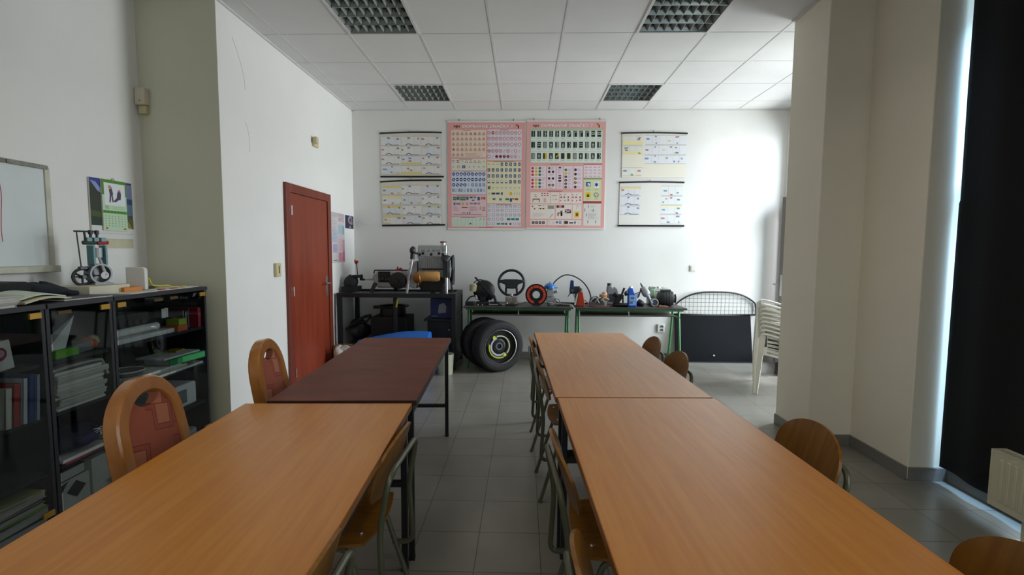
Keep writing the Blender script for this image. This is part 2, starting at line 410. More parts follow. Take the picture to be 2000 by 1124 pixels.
# ---- glazed entrance: frame, side light, transom, and the open leaf
b = MB()
for (ya, yc, za, zc) in [(4.15, 4.21, 0, 3.0), (5.22, 5.28, 0, 3.0), (6.14, 6.20, 0, 3.0), (4.15, 6.2, 2.94, 3.0), (4.15, 6.2, 2.06, 2.12), (4.15, 5.22, 0, 0.06)]:
    b.box(3.40, ya, za, 3.46, yc, zc)
fr = struct(b.build('window_6', mat('grey_door_frame', '#8d8f92', 0.4, metal=0.4), smooth=0, bevel=0.004))
for (ya, yc, za, zc) in [(4.21, 5.22, 0.06, 2.06), (4.21, 5.22, 2.12, 2.94), (5.28, 6.14, 2.12, 2.94)]:
    b = MB(); b.box(3.427, ya, za, 3.433, yc, zc); b.build('glass', m_glass, fr, smooth=0)
hinge = V((3.33, 6.17, 0)); edge = V((2.945, 5.475, 0)); d = (edge-hinge); LL = d.length; ang = math.atan2(d.y, d.x)
lf = struct(bpy.data.objects.new('door_2', None)); C.objects.link(lf); lf.location = hinge; lf.rotation_euler = (0, 0, ang)
m_leaf = mat('brown_grey_profile', '#6f6a68', 0.4, metal=0.3)
b = MB(); T = 0.036
for (xa, xc, za, zc) in [(0, 0.09, 0.015, 2.05), (LL-0.09, LL-0.003, 0.015, 2.05), (0.09, LL-0.09, 1.96, 2.05), (0.09, LL-0.09, 0.015, 0.14)]:
    b.box(xa, -T, za, xc, T, zc)
b.build('leaf_frame', m_leaf, lf, bevel=0.003, smooth=0)
b = MB(); b.box(0.09, -0.006, 0.14, LL-0.09, 0.006, 1.96); b.build('glass', m_glass, lf, smooth=0)
b = MB(); b.box(LL-0.003, 0.012, 0.02, LL, 0.018, 2.05); b.build('edge_gasket', m_rubber, lf, smooth=0)
b = MB(); b.box(LL-0.006, -0.03, 0.02, LL+0.001, 0.03, 0.16); b.box(0.0, -0.039, 0.02, LL, 0.039, 0.05); b.build('kick_shoe', m_blackpl, lf, smooth=0)
b = MB(); b.box(LL-0.003, -0.024, 0.93, LL+0.001, -0.002, 1.17); b.build('lock_plate', m_alu, lf, smooth=0)
b = MB()
for sg in (-1, 1):
    b.box(LL-0.075, sg*T-0.004, 0.92, LL-0.04, sg*T+0.004, 1.14)
    b.tube(rpath([(LL-0.057, sg*T, 1.06), (LL-0.057, sg*(T+0.055), 1.06), (LL-0.19, sg*(T+0.055), 1.06)], 0.02), 0.0095, 8)
b.build('handle', m_alu, lf)

# ---- the brown-red door in the left wall
D0, D1, DT = 4.43, 5.46, 2.055
dr = struct(bpy.data.objects.new('door_1', None)); C.objects.link(dr)
m_door = mat('red_brown_door_veneer', '#7a2f1a', 0.42, scale=2.5, stretch=(5, 5, 0.5), col2='#8a3a22')
m_dframe = mat('red_brown_frame_veneer', '#6e2c1b', 0.42, scale=2.5, stretch=(5, 5, 0.5), col2='#7d3623')
b = MB(); b.box(XL, D0, 0, XL+0.03, D0+0.085, DT); b.box(XL, D1-0.085, 0, XL+0.03, D1, DT); b.box(XL, D0+0.085, DT-0.085, XL+0.03, D1-0.085, DT)
b.build('door_frame', m_dframe, dr, bevel=0.004, smooth=0)
b = MB(); b.box(XL, D0+0.088, 0.008, XL+0.018, D1-0.088, DT-0.088); lv = b.build('door_leaf', m_door, dr, bevel=0.003, smooth=0)
b = MB(); b.box(XL+0.018, D1-0.155, 0.90, XL+0.024, D1-0.115, 1.13)
b.tube(rpath([(XL+0.02, D1-0.135, 1.05), (XL+0.068, D1-0.135, 1.05), (XL+0.068, D1-0.26, 1.05)], 0.02), 0.0095, 8)
b.cyl((XL+0.023, D1-0.135, 0.955), (XL+0.0275, D1-0.135, 0.955), 0.008, n=12)
b.build('door_handle', m_alu, lv, bevel=0.001)
for z in (1.80, 1.02, 0.22):
    b = MB(); b.cyl((XL+0.033, D0+0.087, z-0.045), (XL+0.033, D0+0.087, z+0.045), 0.008, n=10); b.box(XL+0.018, D0+0.082, z-0.035, XL+0.034, D0+0.092, z+0.035); b.build('hinge', m_alu, lv)

# ---- ceiling lamps (switched off)
m_lam = mat('louvre_aluminium', '#7d827f', 0.14, metal=1.0)
m_blade = mat('cross_blade_aluminium', '#a4a7a3', 0.45, metal=0.35)
m_lamdark = mat('lamp_housing_inside', '#232524', 0.4, metal=0.6)
def make_lamp():
    t = thing('ceiling_lamp', '', 'ceiling lamp', group='louvred ceiling lamps')
    b = MB(); S = 0.3
    for (x0, y0, x1, y1) in [(-S, -S, S, -S+0.022), (-S, S-0.022, S, S), (-S, -S+0.022, -S+0.022, S-0.022), (S-0.022, -S+0.022, S, S-0.022)]: b.box(x0, y0, -0.008, x1, y1, 0.0)
    b.build('frame', m_grid, t, smooth=0)
    b = MB(); S = 0.296
    b.box(-S, -S, 0.085, S, S, 0.095)
    for (x0, y0, x1, y1) in [(-S, -S, S, -S+0.006), (-S, S-0.006, S, S), (-S, -S, -S+0.006, S), (S-0.006, -S, S, S)]: b.box(x0, y0, 0.0, x1, y1, 0.09)
    b.build('housing', m_lamdark, t, smooth=0)
    b = MB(); S = 0.278; n = 4; p = 2*S/n
    wedge = [(-0.003, 0.0), (0.003, 0.0), (0.010, 0.022), (0.021, 0.052), (-0.021, 0.052), (-0.010, 0.022)]
    for k in range(n+1):      # reflectors running across the room
        b.prism(wedge, -S, S, O=(0, -S+p*k, 0), X=(0, 1, 0), Y=(0, 0, 1))
    q = 2*S/8
    c_ = MB(); wx = [(-0.002, 0.004), (0.002, 0.004), (0.007, 0.024), (0.017, 0.048), (-0.017, 0.048), (-0.007, 0.024)]
    for k in range(9):
        for j in range(n):
            c_.prism(wx, 0.006, p-0.006, O=(-S+q*k, -S+p*(j+1), 0), X=(1, 0, 0), Y=(0, 0, 1))
    lo_ = b.build('louvre', m_lam, t, smooth=25); c_.build('cross_blades', m_blade, lo_, smooth=25)
    for k in range(n):
        b = MB(); y = -S+p*(k+0.5); b.cyl((-S+0.01, y, 0.068), (S-0.01, y, 0.068), 0.012, n=10); b.build('fluorescent_tube', mat('tube_glass', '#c9cdc9', 0.3), t)
    return t
LL4 = ['louvred ceiling lamp at the back, above the pair of pale charts near the door side', 'louvred ceiling lamp at the back, above the two pale charts beside the light switch',
       'nearer louvred ceiling lamp on the door side, cut off by the top of the photo', 'nearer louvred ceiling lamp on the pillar side, cut off by the top of the photo']
lamp = make_lamp()
for k, (x, y) in enumerate(LAMPS):
    if k == 0: lamp.location = (x+0.3, y+0.3, HC); lamp['label'] = LL4[0]
    else: dup(lamp, (x+0.3, y+0.3, HC), 0, LL4[k])

# ---- curtain and radiator
m_curt = mat('black_blackout_cloth', '#0c0d11', 0.95, var=0.2, scale=30)
b = MB()
cy0, cy1 = 2.925, 0.2
N = 130; rows = [0.098, 0.2, 0.9, 1.72, 1.74, 2.4, 3.19]; vs = []; fs = []
for z in rows:
    for i in range(N+1):
        y = cy0+(cy1-cy0)*i/N; wv = 0.010*math.sin(i*0.42)+0.006*math.sin(i*0.17+1)
        zz = z + (0.005*math.sin(i*0.21+2) if z < 0.1 else 0)
        vs.append((2.585+wv*(0.5+0.5*(3.2-z)/3.2)+(0.006 if z == 1.74 else 0), y, zz))
for j in range(len(rows)-1):
    for i in range(N): a = j*(N+1)+i; fs.append((a, a+1, a+N+2, a+N+1))
b.add(vs, fs); o = b.build('curtain', m_curt)
sd = o.modifiers.new('thickness', 'SOLIDIFY'); sd.thickness = 0.003
tag(o, 'black blackout curtain hanging in front of the tall windows', 'curtain')
b = MB(); b.cyl((2.585, -1.0, 3.215), (2.585, 2.94, 3.215), 0.011, n=10); b.box(2.57, 2.93, 3.20, 2.60, 2.95, 3.24)
tag(b.build('curtain_rail', m_white), 'white rail the black curtain hangs from under the ceiling', 'curtain rail')

rad = thing('radiator', 'low cream panel radiator on legs in front of the black curtain', 'radiator', (2.45, 1.66, 0))
m_rad = mat('cream_radiator_enamel', '#d3cfb6', 0.35)
b = MB(M=W((2.45, 1.66, 0)))
y0, y1, z0, z1 = 0.86, 2.46, 0.115, 0.41
prof = []; k = int((y1-y0-0.06)/0.034)
b.box(2.443, y0, z0, 2.452, y1, z1)
for i in range(k):
    yy = y0+0.04+i*0.034
    b.box(2.4385, yy, z0+0.04, 2.444, yy+0.017, z1-0.035)
b.build('front_panel', m_rad, rad, bevel=0.003)
b = MB(M=W((2.45, 1.66, 0))); b.box(2.505, y0, z0, 2.512, y1, z1); b.build('rear_panel', m_rad, rad, bevel=0.003)
for yy in (y0-0.002, y1-0.004): b = MB(M=W((2.45, 1.66, 0))); b.box(2.438, yy, z0+0.002, 2.516, yy+0.006, z1+0.004); b.build('side_cover', m_rad, rad, bevel=0.002)
b = MB(M=W((2.45, 1.66, 0)))
b.box(2.441, y0, z1-0.003, 2.449, y1, z1+0.004); b.box(2.506, y0, z1-0.003, 2.514, y1, z1+0.004)
for i in range(80): yy = y0+0.01+i*0.0198; b.box(2.449, yy, z1-0.004, 2.506, yy+0.004, z1+0.002)
b.build('top_grille', m_rad, rad, smooth=0)
for yy in (2.28, 1.05):
    b = MB(M=W((2.45, 1.66, 0))); b.box(2.463, yy, 0, 2.493, yy+0.03, 0.2); b.box(2.455, yy-0.015, 0, 2.50, yy+0.045, 0.005); b.build('leg', m_rad, rad, bevel=0.002)

# ================================================================= TABLES
def table(name, label, x0, y0, x1, y1, tilt, z, mtop, medge, group, mleg=m_black, bar=0.44, inset=0.03):
    """x0,x1 at the far end; tilt turns the whole table"""
    cx, cy = (x0+x1)/2, (y0+y1)/2; t = thing(name, label, 'table', (cx, cy, 0), tilt, group); w2, l2 = (x1-x0)/2, (y1-y0)/2
    b = MB(); b.box(-w2, -l2, z-0.026, w2, l2, z, 0)
    tp = b.build('tabletop', mtop, t, bevel=0.002, smooth=0)
    b = MB()
    for (xa, ya, xc, yc) in [(-w2-0.0015, -l2, -w2, l2), (w2, -l2, w2+0.0015, l2), (-w2, -l2-0.0015, w2, -l2), (-w2, l2, w2, l2+0.0015)]: b.box(xa, ya, z-0.025, xc, yc, z-0.001)
    b.build('edge_band', medge, tp, smooth=0)
    b = MB(); a, c = w2-inset, l2-inset
    for sx in (-1, 1): b.box(sx*a-0.0125, -c, z-0.07, sx*a+0.0125, c, z-0.027)
    for sy in (-1, 1): b.box(-a, sy*c-0.0125, z-0.07, a, sy*c+0.0125, z-0.027)
    b.build('under_frame', mleg, t, smooth=0)
    for sx in (-1, 1):
        for sy in (-1, 1):
            b = MB(); b.box(sx*a-0.0125, sy*c-0.0125, 0.0, sx*a+0.0125, sy*c+0.0125, z-0.027); b.box(sx*a-0.014, sy*c-0.014, 0.0, sx*a+0.014, sy*c+0.014, 0.018); b.build('leg', mleg, t, smooth=0)
    for sy in ((-1, 1) if bar > 0.3 else (1,)):
        b = MB(); b.box(-a, sy*c-0.011, bar-0.0125, a, sy*c+0.011, bar+0.0125); b.build('stretcher', mleg, t, smooth=0)
    return t
TR = math.radians(2.0)
ZT = 0.75
# right row
table('meeting_table', 'beech topped table at the far end of the right row, near the wall desks', 0.122, 2.165, 0.848, 3.915, TR, ZT, m_beech, m_beechedge, 'tables of the right row', bar=0.47)
table('meeting_table', 'beech topped table at the near end of the right row, running out of the photo', 0.192, 0.36, 0.918, 2.155, TR, ZT, m_beech, m_beechedge, 'tables of the right row', bar=0.47)
# left row
table('meeting_table', 'beech topped table in the left row, in front of the dark brown one', -1.170, 0.23, -0.447, 2.02, TR*1.32, ZT, m_beech, m_beechedge, 'tables of the left row', bar=0.40)
table('meeting_table', 'dark red-brown table by the door, at the far end of the left row', -1.165, 2.035, -0.512, 3.56, TR*1.5, ZT+0.008, m_brown, mat('dark_edge_band', '#2e1a15', 0.5), 'tables of the left row', bar=0.24)

# ================================================================= SCHOOL CHAIRS
def make_school_chair():
    t = thing('school_chair', '', 'chair', group='plywood school chairs around the tables')
    def seat(u, v):
        x = 0.19*u*math.sqrt(1-0.22*v*v); y = 0.19*v*math.sqrt(1-0.22*u*u)
        return (x, y, 0.452 - 0.010*math.cos(u*1.3)*(1 if v < 0.3 else 1-(v-0.3)*0.9) - 0.016*max(0, v-0.55)**1.5*3)
    b = MB(); b.sheet(seat, 14, 14, 0.010); b.build('seat', m_ply, t, smooth=50)
    def back(u, v):
        x = 0.188*u*math.sqrt(1-0.48*max(0, v)**2-0.30*min(0, v)**2); hz = 0.113*v*math.sqrt(1-(0.50 if v > 0 else 0.34)*u*u)
        return (x, -0.232-hz*0.30+0.020*(x/0.185)**2, 0.676+hz)
    b = MB(); b.sheet(back, 16, 12, 0.010); b.build('backrest', m_ply, t, smooth=50)
    for sx in (-1, 1):
        b = MB(); b.tube(rpath([(sx*0.178, 0.195, 0), (sx*0.165, 0.155, 0.432), (sx*0.165, -0.05, 0.432)], 0.05, 6), 0.0105, 10); b.cyl((sx*0.178, 0.195, 0), (sx*0.178, 0.194, 0.02), 0.0125, n=10)
        b.build('leg', m_olive, t)
        b = MB(); b.tube(rpath([(sx*0.165, -0.05, 0.432), (sx*0.165, -0.115, 0.432), (sx*0.182, -0.245, 0)], 0.05, 6), 0.0105, 10); b.cyl((sx*0.182, -0.245, 0), (sx*0.181, -0.240, 0.02), 0.0125, n=10)
        b.build('leg', m_olive, t)
    b = MB()
    P = [(-0.176, -0.160, 0.245), (-0.180, -0.242, 0.245), (-0.176, -0.228, 0.50), (-0.172, -0.262, 0.69)]
    P = P + [(-x, y, z) for x, y, z in P[::-1]]
    b.tube(rpath(P, 0.06, 7), 0.0105, 10); b.build('back_frame', m_olive, t)
    for yy in (0.10, -0.10): b = MB(); b.cyl((-0.165, yy, 0.43), (0.165, yy, 0.43), 0.008, n=8); b.build('stretcher', m_olive, t)
    for sx in (-1, 1):
        b = MB(); b.lathe([(0.0, 0.006), (0.005, 0.005), (0.008, 0.001), (0.008, -0.004)], (sx*0.11, -0.14, 0.453)); b.build('bolt', m_steel, t)
    return t
CH = [  # x, y, heading (deg about z; 0 faces the back wall), label
    (0.31, 3.47, -90, 'plywood chair on the aisle side of the right row, nearest the back wall'),
    (0.34, 2.79, -88, 'plywood chair on the aisle side of the right row, second from the back wall'),
    (0.365, 1.625, -86, 'plywood chair on the aisle side of the right row, third from the back wall'),
    (0.375, 0.965, -89, 'plywood chair on the aisle side of the right row, nearest the camera'),
    (0.735, 3.52, 92, 'plywood chair on the pillar side of the right row, nearest the back wall'),
    (0.75, 2.99, 92, 'plywood chair on the pillar side of the right row, second from the back wall'),
    (0.84, 1.745, 90, 'plywood chair on the pillar side of the right row, in front of the stepped pillar'),
    (0.86, 0.965, 90, 'plywood chair on the pillar side of the right row, in the corner below the radiator'),
    (-0.687, 1.66, 88, 'plywood chair on the aisle side of the left row, its whole frame in view'),
    (-0.68, 0.945, 90, 'plywood chair on the aisle side of the left row, a sliver of back showing'),
]
chair = make_school_chair()
for k, (x, y, a, l) in enumerate(CH):
    if k == 0: chair.location = (x, y, 0); chair.rotation_euler = (0, 0, math.radians(a)); chair['label'] = l
    else: dup(chair, (x, y, 0), math.radians(a), l)

# ================================================================= UPHOLSTERED CHAIRS
m_chw = mat('honey_varnished_wood', '#9a5f26', 0.24, scale=3, stretch=(5, 5, 1), col2='#ad7236', coat=0.4)
m_fab = mat_fabric()
def make_dining_chair():
    t = thing('upholstered_chair', '', 'chair', group='upholstered chairs by the cabinets')
    sec = [(0.95, 0.78), (0.74, 1.0), (-0.74, 1.0), (-0.95, 0.78), (-0.95, -0.78), (-0.74, -1.0), (0.74, -1.0), (0.95, -0.78)]
    lean = lambda z: -0.19-0.17*max(0, z-0.42) - 0.10*max(0, 0.42-z)
    hw, zc = 0.158, 0.775
    P = [V((-hw-0.004, lean(z), z)) for z in (0.0, 0.2, 0.42, 0.6, 0.70)]
    P += [V((hw*math.cos(a), lean(zc+0.152*math.sin(a)), zc+0.152*math.sin(a))) for a in [PI-PI*k/18 for k in range(19)]]
    P += [V((hw+0.004, lean(z), z)) for z in (0.70, 0.6, 0.42, 0.2, 0.0)]
    vs = MB(); vs.tube(P, 0.028, sec=sec, ref=(0, 1, 0.17)); vs.build('back_frame', m_chw, t, smooth=28)
    def pad(u, v):
        top = 0.893-0.048*(1-u*u)**1.3; bot = 0.50; z = bot+(top-bot)*(v+1)/2
        hh = 0.136 if z < 0.775 else math.sqrt(max(0.0004, 0.136**2-(z-0.775)**2))
        wv = 0.112+0.026*max(0, min(1, (z-0.5)/0.22)); x = u*min(hh, wv)
        return (x, lean(z)+0.012*math.cos(u*1.5)*math.cos(v*1.5), z)
    b = MB(); b.sheet(pad, 14, 18, 0.036); b.build('back_pad', m_fab, t, smooth=60)
    def st(u, v): return (0.205*u*math.sqrt(1-0.16*v*v), 0.02+0.205*v*math.sqrt(1-0.16*u*u), 0.452+0.016*math.cos(u*1.5)*math.cos(v*1.5))
    b = MB(); b.sheet(st, 12, 12, 0.045); b.build('seat_pad', m_fab, t, smooth=60)
    b = MB(); b.box(-0.19, -0.18, 0.375, 0.19, 0.20, 0.43); b.build('seat_rail', m_chw, t, bevel=0.006)
    for sx in (-1, 1):
        b = MB(); b.tube([(sx*0.172, 0.18, 0), (sx*0.172, 0.18, 0.43)], [0.016, 0.022], 10); b.build('leg', m_chw, t)
    b = MB(); b.box(-0.165, 0.0, 0.17, 0.165, 0.022, 0.20); b.build('stretcher', m_chw, t, bevel=0.003)
    return t
dc = make_dining_chair(); dc.location = (-1.125, 1.70, 0); dc.rotation_euler = (0, 0, math.radians(-82))
dc['label'] = 'honey wood chair with terracotta patterned back in front of the glass-door cabinets'
dup(dc, (-1.085, 2.46, 0), math.radians(-80), 'honey wood chair with terracotta patterned back beside the brown table and the white wall')

# ================================================================= WALL CHARTS AND POSTERS (print = one surface pattern)
class Print(MB):
    """flat print: picture coordinates -> wall, one mesh"""
    def __init__(s, O, X, Y, N, conv):
        super().__init__(); s.O = V(O); s.X = V(X); s.Y = V(Y); s.N = V(N); s.conv = conv
    def P(s, x, y, l): a, c = s.conv(x, y); return s.O+s.X*a+s.Y*c+s.N*(0.0004*l)
    def pg(s, pts, col, l=1): return s.poly([s.P(x, y, l) for x, y in pts], hx(col))
    def r(s, x0, y0, x1, y1, col, l=1): return s.pg([(x0, y1), (x1, y1), (x1, y0), (x0, y0)], col, l)
    def disc(s, x, y, r, col, l=2, n=12): return s.pg([(x+r*math.cos(2*PI*k/n), y-r*math.sin(2*PI*k/n)) for k in range(n)], col, l)
    def ring(s, x, y, r, col, fill, l=2): s.disc(x, y, r, col, l, 14); return s.disc(x, y, r*0.70, fill, l+1, 14)
    def tri(s, x, y, r, col, fill, l=2, down=False):
        g = -1 if down else 1
        s.pg([(x-r, y+g*r*0.8), (x+r, y+g*r*0.8), (x, y-g*r*0.95)][::g], col, l)
        return s.pg([(x-r*0.58, y+g*r*0.52), (x+r*0.58, y+g*r*0.52), (x, y-g*r*0.48)][::g], fill, l+1)
    def ln(s, x0, y0, x1, y1, wd, col, l=3):
        dx, dy = x1-x0, y1-y0; L = math.hypot(dx, dy) or 1; nx, ny = -dy/L*wd/2, dx/L*wd/2
        return s.pg([(x0+nx, y0+ny), (x1+nx, y1+ny), (x1-nx, y1-ny), (x0-nx, y0-ny)], col, l)
    def lines(s, x0, y0, x1, n, dy, col, l=2, h=2.2, seed=0):
        r_ = random.Random(seed+int(x0*7+y0))
        for k in range(n): s.r(x0, y0+k*dy, x0+(x1-x0)*r_.uniform(0.55, 1), y0+k*dy+h, col, l)
        return s
    def word(s, t, x, y, wd, size, col, l=3, bold=0.0):
        a, _ = s.conv(x, y); a2, _ = s.conv(x+wd, y); _, c = s.conv(x, y); _, c2 = s.conv(x, y-size)
        return s.text(t, (c2-c)/0.72, s.P(x, y, l), s.X, s.Y, hx(col), width=a2-a, bold=bold)

def chart_frame(name, label, cat, group, loc): return thing(name, label, cat, loc, 0, group)
YW = YB
# ---- poster one
x0, x1, z0, z1 = -0.998, 0.004, 1.705, 3.09
t1 = chart_frame('road_sign_poster', 'pink road sign poster numbered 1, on the door side of the pair', 'poster', 'road sign posters', (x0, YW, z0))
p = Print((0, -0.008, 0), (1, 0, 0), (0, 0, 1), (0, -1, 0), lambda x, y: ((x-70)/700*(x1-x0), (1070-y)/990*(z1-z0)))
p.r(70, 80, 770, 1070, '#e2dcd6', 0); p.r(70, 88, 770, 1058, '#dfa09b', 1)
p.word('DOPRAVNÉ ZNAČKY 1', 205, 136, 450, 25, '#f4eeee', 4, bold=0.02)
p.word('DOPRAVNÉ ZNAČKY 1', 207, 138, 450, 25, '#8f6a68', 3, bold=0.02)
p.word('NJN', 127, 134, 52, 20, '#3a2a30', 3, bold=0.03)
p.disc(694, 112, 8, '#b8403c', 3); p.r(704, 120, 714, 144, '#5d2f33', 3); p.r(700, 114, 716, 124, '#7a5a3a', 3)
p.r(100, 155, 418, 405, '#e6d2be', 2); p.lines(205, 158, 300, 1, 6, '#7b6650', 3, 4)
for j, y in enumerate((187, 235, 284, 330, 378)):
    for i in range(8 if j < 4 else 3):
        x = 121+39.4*i; p.tri(x, y, 15, '#b5524c', '#ecd9c8', 3); s = R.random()
        if s < 0.75: p.r(x-2, y-1, x+2, y+7, '#6d5148', 5)
        if (j, i) in ((0, 4), (0, 5)): p.pg([(x-9, y+7), (x+9, y+7), (x+(4 if i == 4 else -4), y)], '#3d2d2b', 5)
        if (j, i) == (3, 0): p.pg([(x-1, y+9), (x+9, y+9), (x+1, y-9)], '#2d2626', 5)
        p.r(x-12, y+17, x+10, y+19, '#a98f76', 3)
for k in range(5): p.lines(228, 366+k*7, 400, 1, 6, '#b79577', 3, 2.5, k)
p.r(430, 152, 740, 430, '#e0d4da', 2); p.lines(540, 155, 620, 1, 6, '#7b6068', 3, 4)
for j, y in enumerate((181, 234, 287, 345, 397)):
    for i in range(9):
        x = 445+34.3*i
        if j == 3 and i in (4, 6, 8) or j == 4 and i in (1, 8): p.ln(x-7, y+8, x+8, y-8, 4, '#8d8788', 3)
        elif j == 4 and 2 <= i <= 5: p.disc(x, y, 14, '#6b1735', 3); p.r(x-2, y-7, x+2, y+7, '#b893a0', 4) if i > 3 else None
        elif j == 0 and i == 1: p.disc(x, y, 14, '#b01d2c', 3); p.r(x-9, y-3, x+9, y+3, '#eee4e4', 4)
        else:
            p.ring(x, y, 14.5, '#b24a57', '#ecdfe3', 3)
            s = R.random()
            if s < 0.4: p.r(x-6, y-2.5, x+6, y+2.5, '#4a4448', 5)
            elif s < 0.7: p.disc(x, y, 4, '#57484c', 5, 8)
            if j == 3 and i < 3: p.ln(x-9, y-9, x+9, y+9, 3, '#b24a57', 6)
        p.r(x-12, y+18, x+10, y+20.5, '#a58f97', 3)
p.r(103, 418, 418, 525, '#d8d8c8', 2); p.lines(175, 421, 335, 1, 6, '#75765f', 3, 4)
p.tri(121, 443, 14, '#a8433f', '#ece7dc', 3, True); p.disc(161, 442, 13, '#b01d2c', 3); p.r(151, 439, 171, 445, '#eee', 4); p.tri(202, 440, 9, '#a3a08c', '#d8d6c2', 3, True)
for i in range(4): p.tri(240+38.5*i, 443, 15, '#b5524c', '#e8dccc', 3)
p.pg([(400, 430), (410, 443), (400, 456), (390, 443)], '#d9c25a', 3)
p.ln(113, 500, 130, 484, 6, '#c8ab2a', 3); p.ring(167, 492, 13, '#b5524c', '#d9d7c2', 3); p.r(202, 479, 229, 505, '#2a3f78', 3); p.r(214, 483, 218, 503, '#e8e8ee', 4); p.r(218, 490, 228, 494, '#c03030', 4)
for i, x in enumerate((265, 308, 352, 398)): p.ln(x-8, 492, x+8, 492-4*(i % 2), 3, '#6a6c5c', 3); p.ln(x, 484, x, 500, 3, '#6a6c5c', 3)
p.r(103, 533, 418, 742, '#cdd5de', 2); p.lines(210, 536, 310, 1, 5, '#5d6b80', 3, 4)
for j, y in enumerate((558, 608, 657)):
    for i in range(9):
        x = 122+34.4*i
        if j == 2 and i == 4: p.r(x-1.5, y-14, x+1.5, y+14, '#6a7078', 3); continue
        if j == 2 and i > 4: p.r(x-9, y-15, x+10, y+15, '#5b6f97', 3); p.r(x-2, y-10, x+2, y+10, '#dfe4ee', 4); continue
        p.disc(x, y, 15, '#27407f', 3, 14); s = R.random()
        if s < 0.3: p.r(x-9, y-3, x+9, y+4, '#e8ebf2', 4)
        elif s < 0.55: p.ln(x-7, y-8, x+7, y+8, 6, '#e8ebf2', 4)
        elif s < 0.8: p.tri(x, y, 9, '#e8ebf2', '#e8ebf2', 4)
        else: p.r(x-3, y-9, x+3, y+9, '#e8ebf2', 4)
        p.r(x-11, y+18, x+11, y+20, '#8d98aa', 3)
for i, x in enumerate((118, 140, 172, 194, 222, 253, 284, 316, 345, 372, 398)): p.r(x-8, 693, x+8, 720, ['#4f648f', '#96a3b8', '#4f648f'][i % 3], 3); p.r(x-2, 698, x+2, 714, '#e4e8ef', 4)
p.r(103, 755, 418, 947, '#e0c0c4', 2); p.lines(150, 757, 375, 1, 5, '#8a555c', 3, 4)
for (xa, ya, xc, yc, cc) in [(116, 768, 145, 782, '#3f7d62'), (148, 768, 175, 796, '#2f6f5e'), (178, 768, 235, 784, '#4a8a6c'), (238, 768, 258, 796, '#2d5a86'), (116, 786, 146, 800, '#3f7d62'), (178, 787, 232, 801, '#3f7d62'),
        (268, 768, 296, 780, '#33415f'), (303, 768, 328, 780, '#4a8a6c'), (288, 793, 312, 806, '#4a8a6c'), (340, 768, 362, 800, '#3d4a7c'), (372, 768, 388, 792, '#b5615f'), (394, 768, 412, 792, '#a34a4f'),
        (120, 820, 138, 846, '#66708c'), (144, 824, 184, 840, '#6f7690'), (200, 820, 216, 846, '#d3a03c'), (236, 820, 254, 846, '#d3a03c'), (270, 822, 298, 838, '#8d7f92'), (306, 822, 332, 838, '#6f6f88'), (340, 822, 362, 838, '#8d7f92'),
        (195, 862, 252, 872, '#6e4048'), (360, 856, 374, 890, '#d3a846'), (384, 862, 410, 867, '#3d4a7c'), (384, 876, 410, 881, '#3d4a7c'), (384, 890, 410, 895, '#3d4a7c'), (242, 912, 252, 924, '#2f2326'), (262, 912, 274, 924, '#2f2326'), (195, 914, 230, 919, '#5a3a40')]: p.r(xa, ya, xc, yc, cc, 3)
p.lines(118, 860, 180, 5, 8, '#b27c82', 3, 2.4); p.lines(265, 860, 345, 5, 9, '#a5666d', 3, 3); p.lines(118, 930, 410, 1, 8, '#8a4a52', 3, 4)
p.r(103, 957, 418, 1045, '#ccd8c8', 2); p.lines(190, 959, 345, 1, 5, '#5f7263', 3, 4)
for i in range(9):
    x = 125+34*i
    for yy in (985, 1020): p.ln(x, yy-12, x+R.uniform(-7, 7), yy+12, 2, '#8ea092', 3)
p.r(268, 1008, 284, 1024, '#4f6f5e', 3); p.r(362, 970, 376, 976, '#4a564f', 3); p.r(395, 970, 408, 976, '#4a564f', 3)
p.r(428, 445, 738, 826, '#e0dab8', 2); p.r(428, 437, 738, 441, '#c9a072', 2); p.lines(485, 441, 675, 1, 5, '#6f6a3f', 3, 4)
for j, y in enumerate((467, 520, 575, 628)):
    for i in range(8):
        x = 443+39.5*i
        if j == 0 and i < 3: p.r(x-12, y-2, x+12, y+2, '#4a4c48', 3); continue
        if j == 3 and i < 5: p.r(x-11, y-13, x+11, y+13, '#7f8a86', 3); p.r(x-8, y-10, x+8, y+3, '#eceade', 4); p.r(x-11, y+6, x+11, y+13, '#2c3a48', 4); continue
        p.r(x-11, y-14, x+11, y+14, '#23356b' if R.random() < 0.8 else '#4a5a86', 3); s = R.random()
        if s < 0.4: p.r(x-3, y-8, x+3, y+9, '#e4e6ee', 4)
        elif s < 0.7: p.tri(x, y, 7, '#e4e6ee', '#e4e6ee', 4)
        else: p.r(x-7, y-5, x+2, y+5, '#cfd4e2', 4)
        p.r(x-12, y+18, x+12, y+20, '#a39e70', 3)
p.r(434, 668, 458, 698, '#5d6657', 3)
for i in range(1, 8): p.ln(437+39.5*i, 690, 449+39.5*i, 678, 4, '#56584c', 3)
for (xa, ya, xc, yc, cc) in [(468, 728, 502, 745, '#2c3c66'), (508, 728, 542, 745, '#38486e'), (556, 724, 570, 750, '#27395f'), (634, 722, 654, 752, '#d9a915'), (478, 780, 504, 795, '#4c5f86'), (538, 780, 562, 800, '#5c7490'), (594, 780, 628, 797, '#2f6f62'), (634, 780, 656, 812, '#2d5a70'), (656, 780, 676, 790, '#a33a3e'), (680, 780, 712, 796, '#9c3338')]: p.r(xa, ya, xc, yc, cc, 3)
for i in range(3): p.ln(672+24*i, 750, 680+24*i, 724, 3, '#8a845e', 3)
p.ln(440, 745, 452, 728, 4, '#77744f', 3)
p.r(430, 835, 738, 1040, '#dcd4da', 2); p.lines(510, 837, 655, 1, 5, '#6d5f6b', 3, 4)
